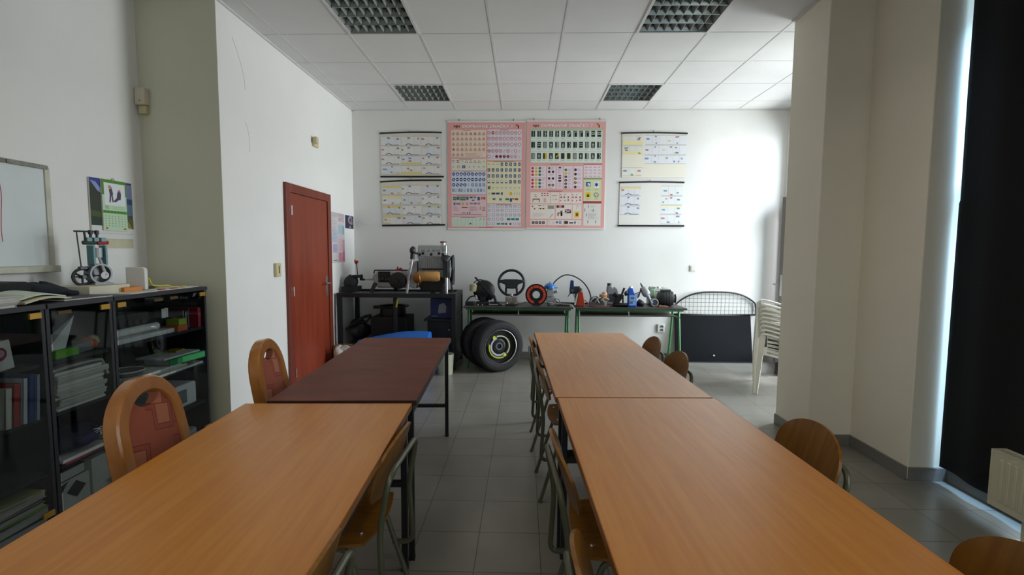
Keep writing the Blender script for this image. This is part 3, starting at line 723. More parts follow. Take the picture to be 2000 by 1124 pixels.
for j, y in enumerate((853, 891, 934, 973, 1018)):
    for i in range(8):
        x = 446+39.2*i; 
        if j == 3 and i > 3: 
            if i < 7: p.r(x+6, y-10, x+38, y+10, '#2f8266', 3)
            continue
        if j == 4 and i in (2, 3): p.r(x-8, y-9, x+24, y+7, '#3c8a6c', 3); continue
        if j == 4 and i in (4, 5): p.r(x-8, y-9, x+9, y+9, '#5a3f35', 3); continue
        p.r(x-11, y-11, x+11, y+11, '#57545c', 3); p.r(x-8, y-8, x+8, y+8, '#ece8ea', 4)
        if R.random() < 0.55: p.r(x-4, y-3, x+5, y+3, '#77707a', 5)
p.lines(350, 1048, 490, 1, 4, '#9c5551', 3, 3.5)
p.build('print', m_print, t1, smooth=0)
# ---- poster two
X0, X1, Z0, Z1 = 0.024, 1.040, 1.717, 3.099
t2 = chart_frame('road_sign_poster', 'pink road sign poster numbered 2, with road markings in its green box', 'poster', 'road sign posters', (X0, YW, Z0))
p = Print((0, -0.008, 0), (1, 0, 0), (0, 0, 1), (0, -1, 0), lambda x, y: ((x-792)/704*(X1-X0), (1066-y)/991*(Z1-Z0)))
p.r(792, 75, 1496, 1066, '#e2dcd6', 0); p.r(792, 83, 1496, 1056, '#e2a8a3', 1)
p.word('DOPRAVNÉ ZNAČKY 2', 925, 131, 455, 25, '#f4eeee', 4, bold=0.02)
p.word('DOPRAVNÉ ZNAČKY 2', 927, 133, 455, 25, '#8f6a68', 3, bold=0.02)
p.word('NJN', 848, 130, 52, 20, '#3a2a30', 3, bold=0.03)
p.disc(1421, 104, 8, '#b8403c', 3); p.r(1430, 114, 1441, 138, '#5d4a33', 3); p.r(1427, 110, 1443, 120, '#7a6a4a', 3)
p.r(826, 148, 1470, 458, '#a9c8a8', 2); p.r(830, 164, 1466, 455, '#dae4d8', 3)
for y in (257, 355): p.r(830, y-1, 1466, y+1, '#93b394', 4)
for j, y in enumerate((194, 293, 395)):
    for i in range(12):
        x = 850+53.4*i; dk = '#1d2422' if (j, i) not in ((1, 3), (1, 4)) else '#24433a'
        p.r(x-17, y-27, x+17, y+27, dk, 4); s = (i*5+j*3) % 7; wc = '#c9d2cb'; yc = '#cfae1f'
        if j == 2 and i in (2, 4, 5, 6):
            if i == 2: p.r(x-1, y-27, x+17, y+27, yc, 5)
            elif i == 4: p.pg([(x-8, y+20), (x+17, y-5), (x+17, y-14), (x-6, y-2)], yc, 5); p.r(x+8, y-25, x+17, y-8, yc, 5)
            else: p.r(x+12, y-27, x+16, y+27, yc, 5)
        elif j == 0:
            if i < 2: p.r(x-1.5-i, y-27, x+1.5+i, y+27, wc, 5)
            elif i < 6: 
                for q in range(3): p.r(x-4, y-25+q*18, x+3, y-13+q*18, wc, 5)
                if i in (2, 4): p.r(x+4, y-10, x+8, y+10, wc, 5)
            elif i == 6: p.ln(x-14, y+10, x+16, y-24, 5, wc, 5); p.ln(x-14, y+24, x+10, y-4, 4, wc, 5)
            elif i < 10: p.r(x-12, y-20, x-7, y+24, wc, 5); p.r(x-12, y-20, x+14, y-14, wc, 5)
            else: p.r(x-13, y-15, x+13, y+8, wc, 5); p.r(x-9, y-10, x+9, y+2, '#4a5450', 6)
        elif s == 0: p.pg([(x-9, y+20), (x+9, y+20), (x, y-20)], wc, 5); p.pg([(x-4, y+20), (x+4, y+20), (x, y)], dk, 6)
        elif s == 1: p.r(x-13, y-12, x+13, y-7, wc, 5); p.r(x-13, y+2, x+13, y+7, wc, 5)
        elif s == 2:
            for q in range(5): p.r(x-2, y-23+q*10, x+14, y-17+q*10, wc, 5)
        elif s == 3: p.r(x+3, y-27, x+6, y+27, '#8d958f', 5)
        elif s == 4: p.pg([(x-8, y+2), (x+8, y+2), (x, y-18)], wc, 5); p.r(x-3, y, x+3, y+20, wc, 5)
        elif s == 5: p.ln(x+2, y-25, x+12, y-2, 5, wc, 5); p.ln(x+12, y, x+2, y+24, 5, wc, 5)
        else:
            for q in range(3): p.r(x-10+q*9, y-22, x-6+q*9, y+22, wc, 5)
        p.lines(x-19, y+33, x+19, 3 if i % 2 else 2, 6, '#a9b5a8', 4, 2.4, i)
p.lines(1005, 468, 1120, 1, 5, '#9c3f58', 3, 5)
for (xa, ya, xc, yc) in [(830, 487, 969, 591), (830, 599, 969, 694), (979, 487, 1055, 694), (1064, 487, 1120, 694), (1129, 487, 1207, 694), (1215, 487, 1295, 694)]: p.r(xa, ya, xc, yc, '#e8d8e0', 2)
for j, y in enumerate((506, 536, 566, 614, 645, 677)):
    for i, cc in enumerate(('#c2263a', '#d8b420', '#23704c')): p.disc(848+32*i, y, 12, cc, 3)
    p.lines(928, y-8, 962, 3, 6, '#b99fae', 3, 2.2, j)
p.r(988, 496, 1006, 516, '#22664a', 3); p.lines(1012, 494, 1050, 5, 6, '#b99fae', 3)
for (x, y, cc) in [(997, 539, '#4a1c28'), (1031, 539, '#262225'), (997, 600, '#262225'), (1031, 600, '#262225')]: p.disc(x, y, 11.5, cc, 3)
for x in (999, 1030): p.disc(x, 661, 12, '#262225', 3); p.disc(x, 661, 6, '#c6ac2a', 4, 8)
for y in (558, 620, 680): p.lines(990, y, 1040, 3, 6, '#b99fae', 3, 2.2)
for y in (500, 575): p.r(1080, y-6, 1104, y+6, '#47172c', 3)
p.r(1079, 588, 1105, 603, '#1c1a1d', 3); p.pg([(1080, 630), (1104, 630), (1106, 614), (1078, 614)], '#1c1a1d', 3)
p.lines(1072, 512, 1114, 8, 6.5, '#b99fae', 3, 2.2); p.lines(1070, 638, 1116, 8, 6.5, '#b99fae', 3, 2.2)
for y, cc in ((521, '#2f7a50'), (553, '#e0bb12'), (585, '#201d1d'), (616, '#201d1d'), (648, '#201d1d'), (680, '#201d1d')):
    p.disc(1146, y, 12.5, cc, 3); p.lines(1164, y-10, 1202, 4, 6, '#b99fae', 3, 2.2)
    if y > 560: p.pg([(1141, y+7), (1151, y+7), (1147, y-7)], '#c6ac2a', 4)
for y, cc in ((520, '#4a1c20'), (560, '#26302c'), (601, '#2a2a22'), (638, '#2a2a22'), (678, '#2b2d31')):
    p.disc(1232, y, 12.5, cc, 3); p.lines(1250, y-10, 1290, 4, 6, '#b99fae', 3, 2.2)
    if y in (601, 638): p.ln(1225, y+6, 1239, y-6, 6, '#c9ad28', 4)
p.r(1304, 465, 1469, 474, '#c4284a', 2); p.r(1308, 474, 1466, 591, '#e8d8dc', 2)
for j in range(4):
    for i in range(4): p.lines(1318+38*i, 490+28*j, 1346+38*i, 2, 8, '#9b848d', 3, 3, i+j)
p.r(1304, 597, 1468, 607, '#5e9e66', 2); p.r(1310, 607, 1464, 806, '#d4d8ab', 2)
p.r(1327, 632, 1369, 673, '#2b55a0', 3); p.pg([(1334, 668), (1366, 668), (1362, 645), (1344, 640)], '#dfe6ee', 4); p.disc(1344, 660, 7, '#20386f', 5)
p.r(1402, 630, 1444, 685, '#eef0ee', 3)
for k in range(3): a = PI/2+PI*k/3; p.ln(1422+19*math.cos(a), 656+19*math.sin(a), 1422-19*math.cos(a), 656-19*math.sin(a), 9, '#2158ac', 4)
p.r(1325, 727, 1371, 773, '#e6bd0f', 3); p.pg([(1337, 768), (1342, 742), (1349, 738), (1350, 760), (1356, 740), (1360, 764), (1352, 770)], '#1f1a10', 4)
p.disc(1422, 750, 22, '#4b7a5a', 3); p.disc(1422, 750, 16, '#dfe0d2', 4); p.tri(1422, 750, 15, '#c2574b', '#e7dccb', 5)
for x in (1330, 1402):
    for y in (694, 778): p.lines(x, y, x+42, 3, 6, '#a9ab82', 3, 2.3)
p.r(1304, 808, 1468, 829, '#a03f3c', 2); p.r(1310, 829, 1464, 1034, '#dfdad3', 2)
for (x, y) in [(1351, 853), (1321, 888), (1396, 890), (1335, 933), (1350, 997), (1421, 997)]: p.pg([(x-3, y+14), (x+3, y+14), (x+2, y-14), (x-1, y-14)], '#2c2c2c', 3)
for y in (848, 888): p.lines(1366, y, 1430, 3, 7, '#bdbab4', 3, 2.5)
p.lines(1350, 918, 1450, 8, 7, '#b5b5b4', 3, 3)
for (xa, ya, xc, yc) in [(830, 727, 1009, 829), (1015, 727, 1088, 829), (1093, 727, 1194, 829), (1199, 727, 1293, 829), (830, 839, 1050, 973), (1060, 839, 1205, 973), (1211, 839, 1291, 973), (832, 984, 980, 1032), (988, 984, 1130, 1032), (1136, 984, 1291, 1032)]: p.r(xa, ya, xc, yc, '#e6dcd2', 2)
p.lines(985, 714, 1142, 1, 5, '#8f4c4a', 3, 6)
p.pg([(866, 765), (886, 765), (879, 732), (873, 732)], '#e9e3de', 3); p.r(869, 745, 883, 752, '#bb3036', 4); p.r(866, 760, 887, 766, '#bb3036', 4)
for j in range(2):
    for i in range(3): p.r(928+25*i, 734+19*j, 942+25*i, 742+19*j, '#bb2a3c', 3)
p.r(850, 786, 915, 795, '#8d5a2a', 3); p.r(850, 795, 856, 818, '#8d5a2a', 3); p.r(908, 795, 915, 818, '#8d5a2a', 3)
for j in range(5): p.r(950, 782+j*8, 972, 787+j*8, '#d28a90', 3)
for i in range(6): p.r(1024+8*i, 752, 1029+8*i, 762, '#d58a84', 3)
p.disc(1061, 792, 7, '#d39a22', 3); p.ln(1034, 784, 1040, 800, 4, '#b9a0a8', 3)
for bx in (1093, 1199):
    for (dx, dy, g) in [(12, 42, -1), (44, 42, 1)]: p.pg([(bx+dx-8*g, 772-10), (bx+dx-8*g, 772+10), (bx+dx+10*g, 772)][::-g], '#b52a36', 3)
    for dx, dy in ((6, 745), (40, 745), (6, 800), (40, 800)): p.pg([(bx+dx, dy+8), (bx+dx+12, dy+8), (bx+dx+(0 if dx < 20 else 12), dy-6)], '#b52a36', 3)
    for y in (772, 798): p.pg([(bx+68, y+6), (bx+88, y+6), (bx+78, y-12)], '#b52a36', 3)
p.disc(850, 857, 7, '#b84448', 3); p.disc(869, 880, 7, '#b84448', 3); p.r(900, 848, 930, 854, '#2c2b28', 3); p.r(944, 848, 956, 852, '#2c2b28', 3)
p.r(900, 873, 970, 884, '#e3d79a', 3); p.r(914, 874, 928, 883, '#1f1d18', 4); p.r(940, 874, 954, 883, '#1f1d18', 4)
p.r(987, 850, 1044, 880, '#8e9087', 3); p.r(987, 846, 1044, 850, '#cdbf58', 3); p.pg([(1000, 965), (1010, 965), (1038, 930), (1030, 922)], '#b3b4b4', 3)
p.lines(848, 920, 980, 4, 9, '#c3b6ad', 3, 2.5)
p.r(1066, 846, 1136, 870, '#5c2732', 3); p.r(1088, 848, 1112, 868, '#c98f92', 4); p.r(1076, 914, 1120, 946, '#7b2233', 3); p.r(1103, 896, 1120, 946, '#52565a', 3); p.r(1086, 922, 1104, 946, '#e2d9d2', 4)
p.r(1142, 884, 1198, 920, '#70303a', 3); p.ln(1146, 888, 1194, 916, 6, '#d9c9c6', 4); p.ln(1146, 916, 1194, 888, 6, '#d9c9c6', 4); p.r(1180, 906, 1198, 920, '#4a4e52', 5)
p.ln(1246, 880, 1252, 846, 2.5, '#8d8f90', 3); p.ln(1252, 846, 1266, 856, 3, '#4a5056', 3); p.r(1230, 904, 1272, 960, '#e3c013', 3); p.r(1240, 918, 1262, 946, '#5a4a12', 4); p.r(1246, 924, 1256, 936, '#c23a2e', 5)
for i, cc in enumerate(('#33211f', '#3f1f22', '#25303a', '#2a2c33')): p.r(845+31*i, 996, 869+31*i, 1020, cc, 3); p.r(852+31*i, 1003, 862+31*i, 1013, '#a79d99', 4)
p.ring(1006, 1005, 11, '#cfa3a0', '#e6dcd2', 3); p.tri(1039, 1005, 12, '#cfa3a0', '#e6dcd2', 3); p.disc(1072, 1005, 11, '#3d66a0', 3); p.r(1090, 992, 1112, 1018, '#3d66a0', 3); p.r(1096, 996, 1104, 1012, '#e5ebf2', 4)
p.r(1138, 993, 1172, 1019, '#2a2023', 3); p.r(1182, 1002, 1218, 1016, '#5a4548', 3); p.r(1226, 996, 1242, 1016, '#47618a', 3); p.ln(1250, 1000, 1284, 1012, 3, '#a8a4a0', 3)
p.lines(1075, 1044, 1210, 1, 4, '#a5605b', 3, 3.5)
p.build('print', m_print, t2, smooth=0)
for t, wd, hh, hooks in ((t1, x1-x0, z1-z0, (0.15, 0.85)), (t2, X1-X0, Z1-Z0, (0.09, 0.92))):
    b = MB(); b.box(0, -0.0075, 0, wd, -0.002, hh); b.build('backing_sheet', m_paper, t, smooth=0)
    b = MB(); b.box(-0.008, -0.014, hh-0.004, wd+0.008, -0.001, hh+0.012); b.build('top_strip', m_white, t, bevel=0.002, smooth=0)
    b = MB(); b.box(0.0, -0.014, -0.006, wd, -0.001, 0.008); b.build('bottom_strip', m_white, t, bevel=0.002, smooth=0)
    for u in hooks:
        b = MB(); b.tube(rpath([(wd*u, 0, hh+0.03), (wd*u, -0.018, hh+0.03), (wd*u, -0.018, hh+0.005)], 0.008), 0.004, 6); b.build('hook', m_dsteel, t)

# ---- the four pale charts
def arcs(p, x, y, wdt, col='#4d4c4a'):
    P = [(x-wdt+2*wdt*k/8, y-wdt*0.42*math.sin(PI*k/8)) for k in range(9)]
    for a, c in zip(P, P[1:]): p.ln(a[0], a[1], c[0], c[1], 7, col, 4)
def scrib(p, x, y, col, wd=34, n=3, seed=0):
    r_ = random.Random(seed+int(x)+int(y))
    for k in range(n): p.r(x-wd/2+r_.uniform(-4, 4), y-8+k*6, x+wd/2*r_.uniform(0.3, 1), y-4+k*6, col, 5)
def chart(label, zx0, zy0, zx1, zy1, W0, W1, panels, paper, topbow, bottom, shear=0.0):
    x0, z1_ = W0; x1_, z0_ = W1; wd, hh = x1_-x0, z1_-z0_
    t = chart_frame('wall_chart', label, 'chart', 'pale hanging charts', (x0, YW, z0_))
    cv = lambda x, y: ((x-zx0)/(zx1-zx0)*wd + shear*((zy1-y)/(zy1-zy0)), (zy1-y)/(zy1-zy0)*hh)
    p = Print((0, -0.007, 0), (1, 0, 0), (0, 0, 1), (0, -1, 0), cv)
    p.r(zx0+8, zy0, zx1-8, zy1, paper, 0)
    for (xa, ya, xc, yc, bg, items) in panels:
        p.r(xa, ya, xc, yc, bg, 1); p.r(xa, ya, xc, ya+4, '#b3b4b4', 2); p.r(xa, yc-3, xc, yc, '#a6a6a4', 2)
        for k in range(1, 3): p.r(xa+(xc-xa)*k/3, ya+4, xa+(xc-xa)*k/3+1.6, yc-16, '#b9bcc2', 2)
        for it in items:
            k = it[0]; x = xa+(xc-xa)*it[1]; y = ya+(yc-ya)*it[2]
            if k == 'arc': arcs(p, x, yc-6, 32); p.r(x+32, yc-10, xc-20, yc-5, '#7b7a78', 4)
            elif k == 'band': p.r(xa, ya+(yc-ya)*it[1], xc, ya+(yc-ya)*it[2], it[3], 3)
            else: scrib(p, x, y, it[3], it[4] if len(it) > 4 else 34)
    q = p.build('sheet', m_print, t, smooth=0)
    b = MB(); a0 = cv(zx0, zy0); a1 = cv(zx1, zy0)
    P = [V((a0[0]+(a1[0]-a0[0])*k/10, -0.009, hh+topbow[0]*(1-k/10)+topbow[1]*(k/10)+0.008*math.sin(PI*k/10))) for k in range(11)]
    b.tube(P, 0.010, 8); b.build('top_rail', m_blackpl, t)
    if bottom:
        b = MB(); b.tube([(cv(zx0, zy1)[0], -0.010, 0), (cv(zx1, zy1)[0]+0.02, -0.010, bottom)], 0.011, 8); b.build('bottom_rail', m_blackpl, t)
    b = MB(); b.tube(rpath([(wd*0.48, 0, hh+0.035), (wd*0.48, -0.015, hh+0.03), (wd*0.48, -0.01, hh+0.012)], 0.006), 0.003, 6); b.build('hook', m_dsteel, t)
G, BR, BL, RD, YL, GN = '#cfcfcf', '#e2e0dc', '#3d72c0', '#c04a5c', '#e0cf7a', '#5a8a62'
A = ('arc', 0.38, 0)
pan = []
cx = [(72, 282), (288, 490), (498, 700)]; ry = [(110, 212), (215, 316), (320, 416), (424, 522)]
its = [[[A, ('s', .4, .2, '#5c5c66'), ('s', .85, .3, RD)], [A, ('s', .4, .2, '#5c5c66'), ('s', .88, .25, '#4a4a55', 18)], [A, ('s', .1, .3, RD), ('s', .85, .2, '#5a6a8a')]],
       [[A, ('s', .1, .4, RD), ('s', .85, .25, '#6a6a6a')], [A, ('s', .4, .2, '#7a7a7a'), ('s', .06, .4, '#6a6a6a', 20)], [A, ('s', .9, .2, RD), ('s', .25, .15, YL, 60)]],
       [[A, ('s', .1, .4, RD), ('s', .88, .2, '#2f3a52', 26)], [('band', .78, 1, YL), ('s', .1, .4, '#8a8a7a'), ('s', .45, .3, BL), ('s', .45, .6, RD)], [A, ('s', .1, .3, RD, 24), ('s', .4, .15, BL, 22), ('s', .85, .2, RD)]],
       [[('s', .18, .45, '#3d86c8', 48), ('s', .55, .15, RD, 26), ('s', .52, .75, '#6a8a9a', 24), ('s', .85, .85, YL, 50)], [('band', .72, 1, YL), ('s', .35, .35, '#7a7a70'), ('s', .5, .55, RD)], [A, ('s', .15, .3, '#c07a4a'), ('s', .88, .2, RD)]]]
for j in range(4):
    for i in range(3): pan.append((cx[i][0], ry[j][0], cx[i][1], ry[j][1], BR if (i+j) % 3 else '#dcdde0', its[j][i]))
chart('pale chart with twelve filled panels, upper one on the door side of the pink posters', 60, 76, 715, 547, (-1.882, 2.945), (-1.072, 2.385), pan, '#d9d3c2', (-0.004, 0.006), 0.002, -0.004)
pan = []
cx = [(84, 290), (298, 504), (512, 715)]; ry = [(640, 736), (745, 842), (850, 945), (952, 1045)]
its = [[[('band', .1, .32, YL), ('s', .15, .6, '#4a6a9a'), ('s', .55, .9, RD, 28), ('s', .9, .85, YL, 30)], [A, ('s', .08, .4, GN, 26), ('s', .45, .15, '#4a5a8a')], [A, ('s', .35, .12, RD, 28), ('s', .88, .12, '#6a6a6a', 26)]],
       [[('band', .05, .3, '#e6d9a0'), ('s', .15, .55, '#4a6a9a'), ('s', .55, .85, RD, 26), ('s', .95, .85, GN, 12)], [('s', .15, .5, '#8a8a80'), ('s', .5, .8, '#6a6a6a', 26), ('s', .9, .8, YL, 40)], [A, ('s', .08, .35, RD, 20), ('s', .45, .15, '#9a9a8a'), ('s', .88, .2, '#6a6a6a', 26)]],
       [[A, ('band', .05, .25, '#e2d080'), ('s', .35, .2, RD, 28), ('s', .9, .25, '#7a6a4a', 26)], [A, ('s', .1, .35, '#7a7a4a', 28), ('s', .65, .2, RD, 22)], [A, ('band', .03, .16, '#cdd29a'), ('s', .4, .12, '#6a7a7a'), ('s', .88, .2, '#6a6a60', 24)]],
       [[('band', .02, .25, YL), ('s', .85, .3, BL, 42), ('s', .15, .5, '#7a7a7a'), ('s', .2, .9, YL, 80)], [A, ('s', .08, .3, RD, 26), ('s', .9, .15, '#6a6a6a')], [A, ('s', .08, .3, '#a0606a', 22), ('s', .45, .1, '#4a5a9a', 24), ('s', .88, .15, '#6a6a6a', 26)]]]
for j in range(4):
    for i in range(3): pan.append((cx[i][0], ry[j][0], cx[i][1], ry[j][1], BR if (i+j) % 2 else '#d8d9da', its[j][i]))
chart('pale chart with bowed top rail, lower one on the door side of the pink posters', 72, 600, 735, 1058, (-1.868, 2.330), (-1.058, 1.750), pan, '#d9d3c2', (-0.012, 0.012), 0.014, -0.022)
pan = []
for j, (ya, yc) in enumerate([(105, 208), (214, 308)]): pan.append((88, ya, 296, yc, '#e0dfd6', [('band', .55, .95, '#e9dfa4'), ('s', .85, .25, RD), ('s', .82, .4, BL)] if j == 0 else [('band', .68, 1, '#e9dfa4'), ('s', .2, .25, '#3f9a86', 46), ('s', .2, .5, RD), ('s', .85, .85, '#6a6a60', 30)]))
pan.append((88, 445, 296, 535, '#e6e3d8', [('s', .15, .4, BL, 46), ('s', .85, .4, RD), ('s', .5, .85, '#4a8a6a', 28), ('s', .85, .95, '#e0d78a', 50)]))
its = [[[('s', .15, .4, '#3d6fb8', 40), ('s', .52, .15, '#6a6a7a', 24), ('s', .55, .85, RD, 20), ('s', .52, .5, '#8a8a9a', 6)], [('s', .55, .2, RD, 40), ('s', .15, .6, YL, 34), ('s', .55, .85, '#5a7a9a', 20)]],
       [[('s', .12, .5, '#a05a6a', 40), ('s', .5, .2, '#8a7a8a', 20), ('s', .92, .5, '#e4dca0', 34)], [('s', .25, .2, '#5a5a6a', 26), ('s', .5, .25, '#9a9a5a', 26), ('s', .55, .8, '#4a4a8a', 36), ('s', .42, .85, YL, 20)]],
       [[('s', .1, .4, BL, 40), ('s', .5, .1, '#8a8a9a', 20), ('s', .5, .8, '#6a6a7a', 22)], [('s', .05, .35, '#8a8a9a', 30), ('s', .8, .4, '#7a9a9a', 24), ('s', .42, .75, '#3a6ac0', 22), ('s', .62, .75, RD, 18)]]]
for j, (ya, yc) in enumerate([(100, 203), (208, 308), (312, 405)]):
    for i, (xa, xc) in enumerate([(318, 532), (538, 742)]): pan.append((xa, ya, xc, yc, '#dfe2e6', its[j][i]))
chart('pale chart with only part of its panels filled, upper one on the light switch side', 75, 78, 752, 552, (1.245, 2.945), (2.085, 2.382), pan, '#e6e2d2', (-0.002, -0.006), 0, -0.004)
pan = []
for j, (ya, yc) in enumerate([(640, 735), (742, 838), (845, 940)]): pan.append((74, ya, 276, yc, '#dfe2e6', [A, [('band', .05, .25, '#ecd88e'), ('s', .1, .45, RD, 28), ('s', .4, .15, BL, 24)][min(j*2, 2) if j else 0]] + ([('s', .1, .4, RD, 28)] if j == 0 else [('s', .9, .25, '#7a7a80', 26)])))
its = [[('s', .2, .5, '#3f9a9a', 42), ('s', .5, .9, RD, 34), ('s', .8, .7, '#5aa08a', 28)], [('s', .5, .2, RD, 30), ('s', .25, .3, '#6a6a60', 14), ('s', .85, .4, '#5a7a9a'), ('s', .12, .7, '#8a8a60', 20)],
       [('band', .1, .25, '#efe4b4'), ('s', .15, .5, '#4a86c8'), ('s', .85, .35, '#5a9aa0'), ('s', .8, .9, RD, 30)], [('s', .15, .4, '#d04a78', 46), ('s', .85, .2, BL, 36), ('s', .4, .8, '#5a6a9a'), ('s', .9, .8, '#8a8a7a', 18)]]
for j, (ya, yc) in enumerate([(630, 735), (740, 832), (838, 930), (936, 1038)]): pan.append((490, ya, 705, yc, '#e1e3e2', its[j]))
chart('pale chart with an empty middle, lower one on the light switch side', 52, 596, 722, 1058, (1.222, 2.318), (2.055, 1.762), pan, '#e3e1da', (0.0, 0.002), 0.001, 0.004)

# ================================================================= THINGS ON THE WALLS
# notice sheets and dark picture beside the door
t = thing('notice_poster', 'pale notice sheet of small print hanging between the red-brown door and the corner', 'poster', (XL, 5.49, 1.27))
p = Print((0.006, 0, 0), (0, 1, 0), (0, 0, 1), (1, 0, 0), lambda x, y: (x/230*0.43, (780-y)/780*0.60))
p.r(0, 0, 230, 780, '#c9c3c4', 0); p.r(0, 0, 110, 60, '#bcb2b3', 1); p.r(118, 5, 225, 60, '#b4a9ab', 1)
p.word('NOTZ', 128, 130, 92, 66, '#b0717a', 3)
for k in range(10): p.lines(8, 60+k*22, 105, 1, 8, '#a9a1a6', 2, 7, k)
p.r(120, 180, 228, 330, '#aec0c8', 1); p.r(190, 200, 222, 330, '#86a6b0', 2); p.r(20, 270, 110, 460, '#b5bcc8', 1)
for k in range(9): p.lines(20, 280+k*20, 110, 1, 8, '#8f9ab0', 2, 6, k); p.lines(125, 195+k*14, 185, 1, 8, '#8fa9b5', 2, 4, k)
p.r(30, 490, 105, 620, '#b2a6c0', 1); p.r(125, 400, 228, 600, '#cdb3b9', 1); p.r(190, 420, 225, 600, '#c08f9d', 2); p.r(120, 620, 225, 765, '#cf8f9c', 1); p.r(195, 600, 226, 760, '#b95a74', 2)
for k in range(7): p.lines(128, 630+k*18, 190, 1, 8, '#a9707c', 3, 6, k); p.lines(34, 500+k*17, 100, 1, 8, '#8f84a0', 2, 5, k)
p.r(40, 735, 100, 747, '#33303a', 2)
p.build('print', m_print, t, smooth=0)
b = MB(); b.box(0.001, 0, 0, 0.0055, 0.43, 0.60); b.build('sheet', m_paper, t, smooth=0)
t = thing('dark_picture', 'small dark violet picture of a glowing oval, pinned close to the corner', 'picture', (XL, 5.955, 1.70))
p = Print((0.005, 0, 0), (0, 1, 0), (0, 0, 1), (1, 0, 0), lambda x, y: (x/150*0.29, (230-y)/230*0.165))
p.r(0, 0, 150, 230, '#2c2740', 0)
el = lambda cx, cy, a, c: [(cx+a*math.cos(2*PI*k/20), cy-c*math.sin(2*PI*k/20)) for k in range(20)]
p.pg(el(88, 78, 36, 70), '#a79fc0', 1); p.pg(el(92, 84, 24, 54), '#4d4762', 2); p.pg(el(108, 130, 24, 30), '#a5705c', 3); p.pg(el(84, 200, 16, 20), '#8b83a8', 2)
p.build('print', m_print, t, smooth=0)
b = MB(); b.box(0.001, 0, 0, 0.0045, 0.29, 0.165); b.build('backing', m_paper, t, smooth=0)
t = thing('thermostat', 'cream thermostat with a dark slot on the white wall before the door', 'thermostat', (XL, 4.255, 1.178))
b = MB(); b.box(0, -0.035, 0, 0.028, 0.05, 0.122); b.build('body', m_creampl, t, bevel=0.006)
b = MB(); b.box(0.027, 0.004, 0.03, 0.0295, 0.016, 0.098); b.build('slot', mat('slot_dark', '#2b2a24', 0.5), t, smooth=0)
t = thing('motion_sensor', 'beige motion sensor with side unit, high on the white wall above the door', 'motion sensor', (XL, 5.12, 2.52))
b = MB(); b.box(0, -0.05, 0, 0.025, 0.06, 0.09); b.build('base', m_creampl, t, bevel=0.004)
b = MB(); b.box(0.02, -0.07, 0.025, 0.06, -0.015, 0.095); b.build('head', m_creampl, t, bevel=0.008)
t = thing('corner_detector', 'cream detector with a yellowed box under it, high in the recess corner', 'detector', (-2.845, YR, 2.41))
b = MB(); b.box(0.0, -0.05, 0.062, 0.078, 0, 0.185); b.build('upper_box', mat('cream_detector', '#cfc6b0', 0.45), t, bevel=0.008)
b = MB(); b.box(0.012, -0.035, 0.0, 0.07, 0, 0.06); b.build('lower_box', m_creampl, t, bevel=0.006)
b = MB(); b.cyl((0.04, -0.051, 0.09), (0.04, -0.047, 0.09), 0.005, n=10); b.build('indicator', m_red, t)
t = thing('light_switch', 'white square light switch on the back wall right of the pale charts', 'light switch', (2.21, YB, 1.212))
b = MB(); b.box(-0.042, -0.009, -0.042, 0.042, 0, 0.042); b.build('plate', m_white, t, bevel=0.004)
b = MB(); b.box(-0.029, -0.014, -0.029, 0.029, -0.008, 0.029); b.build('rocker', m_white, t, bevel=0.003)
t = thing('double_socket', 'white double socket low on the back wall under the desk with the blue bottle', 'socket', (1.812, YB, 0.42))
b = MB(); b.box(-0.042, -0.02, -0.055, 0.05, 0, 0.055); b.build('plate', m_white, t, bevel=0.005)
for z in (0.022, -0.024):
    b = MB(); b.tube(arc((0.012, -0.021, z), 0.017, -0.9, PI+0.6, 10, (1, 0, 0), (0, 0, 1)), 0.004, 6); b.cyl((0.012, -0.0215, z), (0.012, -0.0195, z), 0.013, n=14); b.build('outlet', mat('socket_grey', '#5b626c', 0.5), t)

# whiteboard
t = thing('whiteboard', 'worn whiteboard with a red marker line, on the recess wall above the cabinets', 'whiteboard', (XA, 2.0, 1.30))
m_wb = mat('whiteboard_enamel', '#cfd6d6', 0.25, var=0.03, scale=3)
b = MB(); b.box(0, -0.9, 0.02, 0.018, 0.79, 0.60); b.build('board', m_wb, t, smooth=0)
m_wbf = mat('whiteboard_frame', '#b9b8a8', 0.4, metal=0.2, var=0.12, scale=14)
b = MB(); b.box(0, 0.77, 0.0, 0.026, 0.80, 0.60); b.box(0, -0.92, 0.0, 0.026, -0.9, 0.60); b.build('side_frame', m_wbf, t, bevel=0.003)
b = MB(); b.box(0, -0.92, -0.02, 0.05, 0.81, 0.02); b.build('pen_tray', m_wbf, t, bevel=0.005)
b = MB(); b.box(0, -0.92, 0.585, 0.028, 0.56, 0.61); b.box(0, 0.565, 0.585, 0.028, 0.79, 0.61); b.build('top_strip', mat('worn_strip', '#6b6a60', 0.5, col2='#8c8a80', scale=20), t, bevel=0.002)
b = MB()
b.tube(spline([(0.0185, 0.520, 0.53), (0.0185, 0.533, 0.42), (0.0185, 0.525, 0.30), (0.0185, 0.520, 0.22), (0.0185, 0.523, 0.155)], 6), 0.0018, 5)
b.tube(spline([(0.0185, 0.505, 0.47), (0.0185, 0.520, 0.48), (0.0185, 0.510, 0.45), (0.0185, 0.525, 0.44)], 5), 0.0018, 5)
b.tube(spline([(0.0185, 0.505, 0.40), (0.0185, 0.520, 0.385), (0.0185, 0.520, 0.41)], 5), 0.0018, 5)
b.build('marker_writing', mat('red_marker', '#b8304a', 0.6), t)
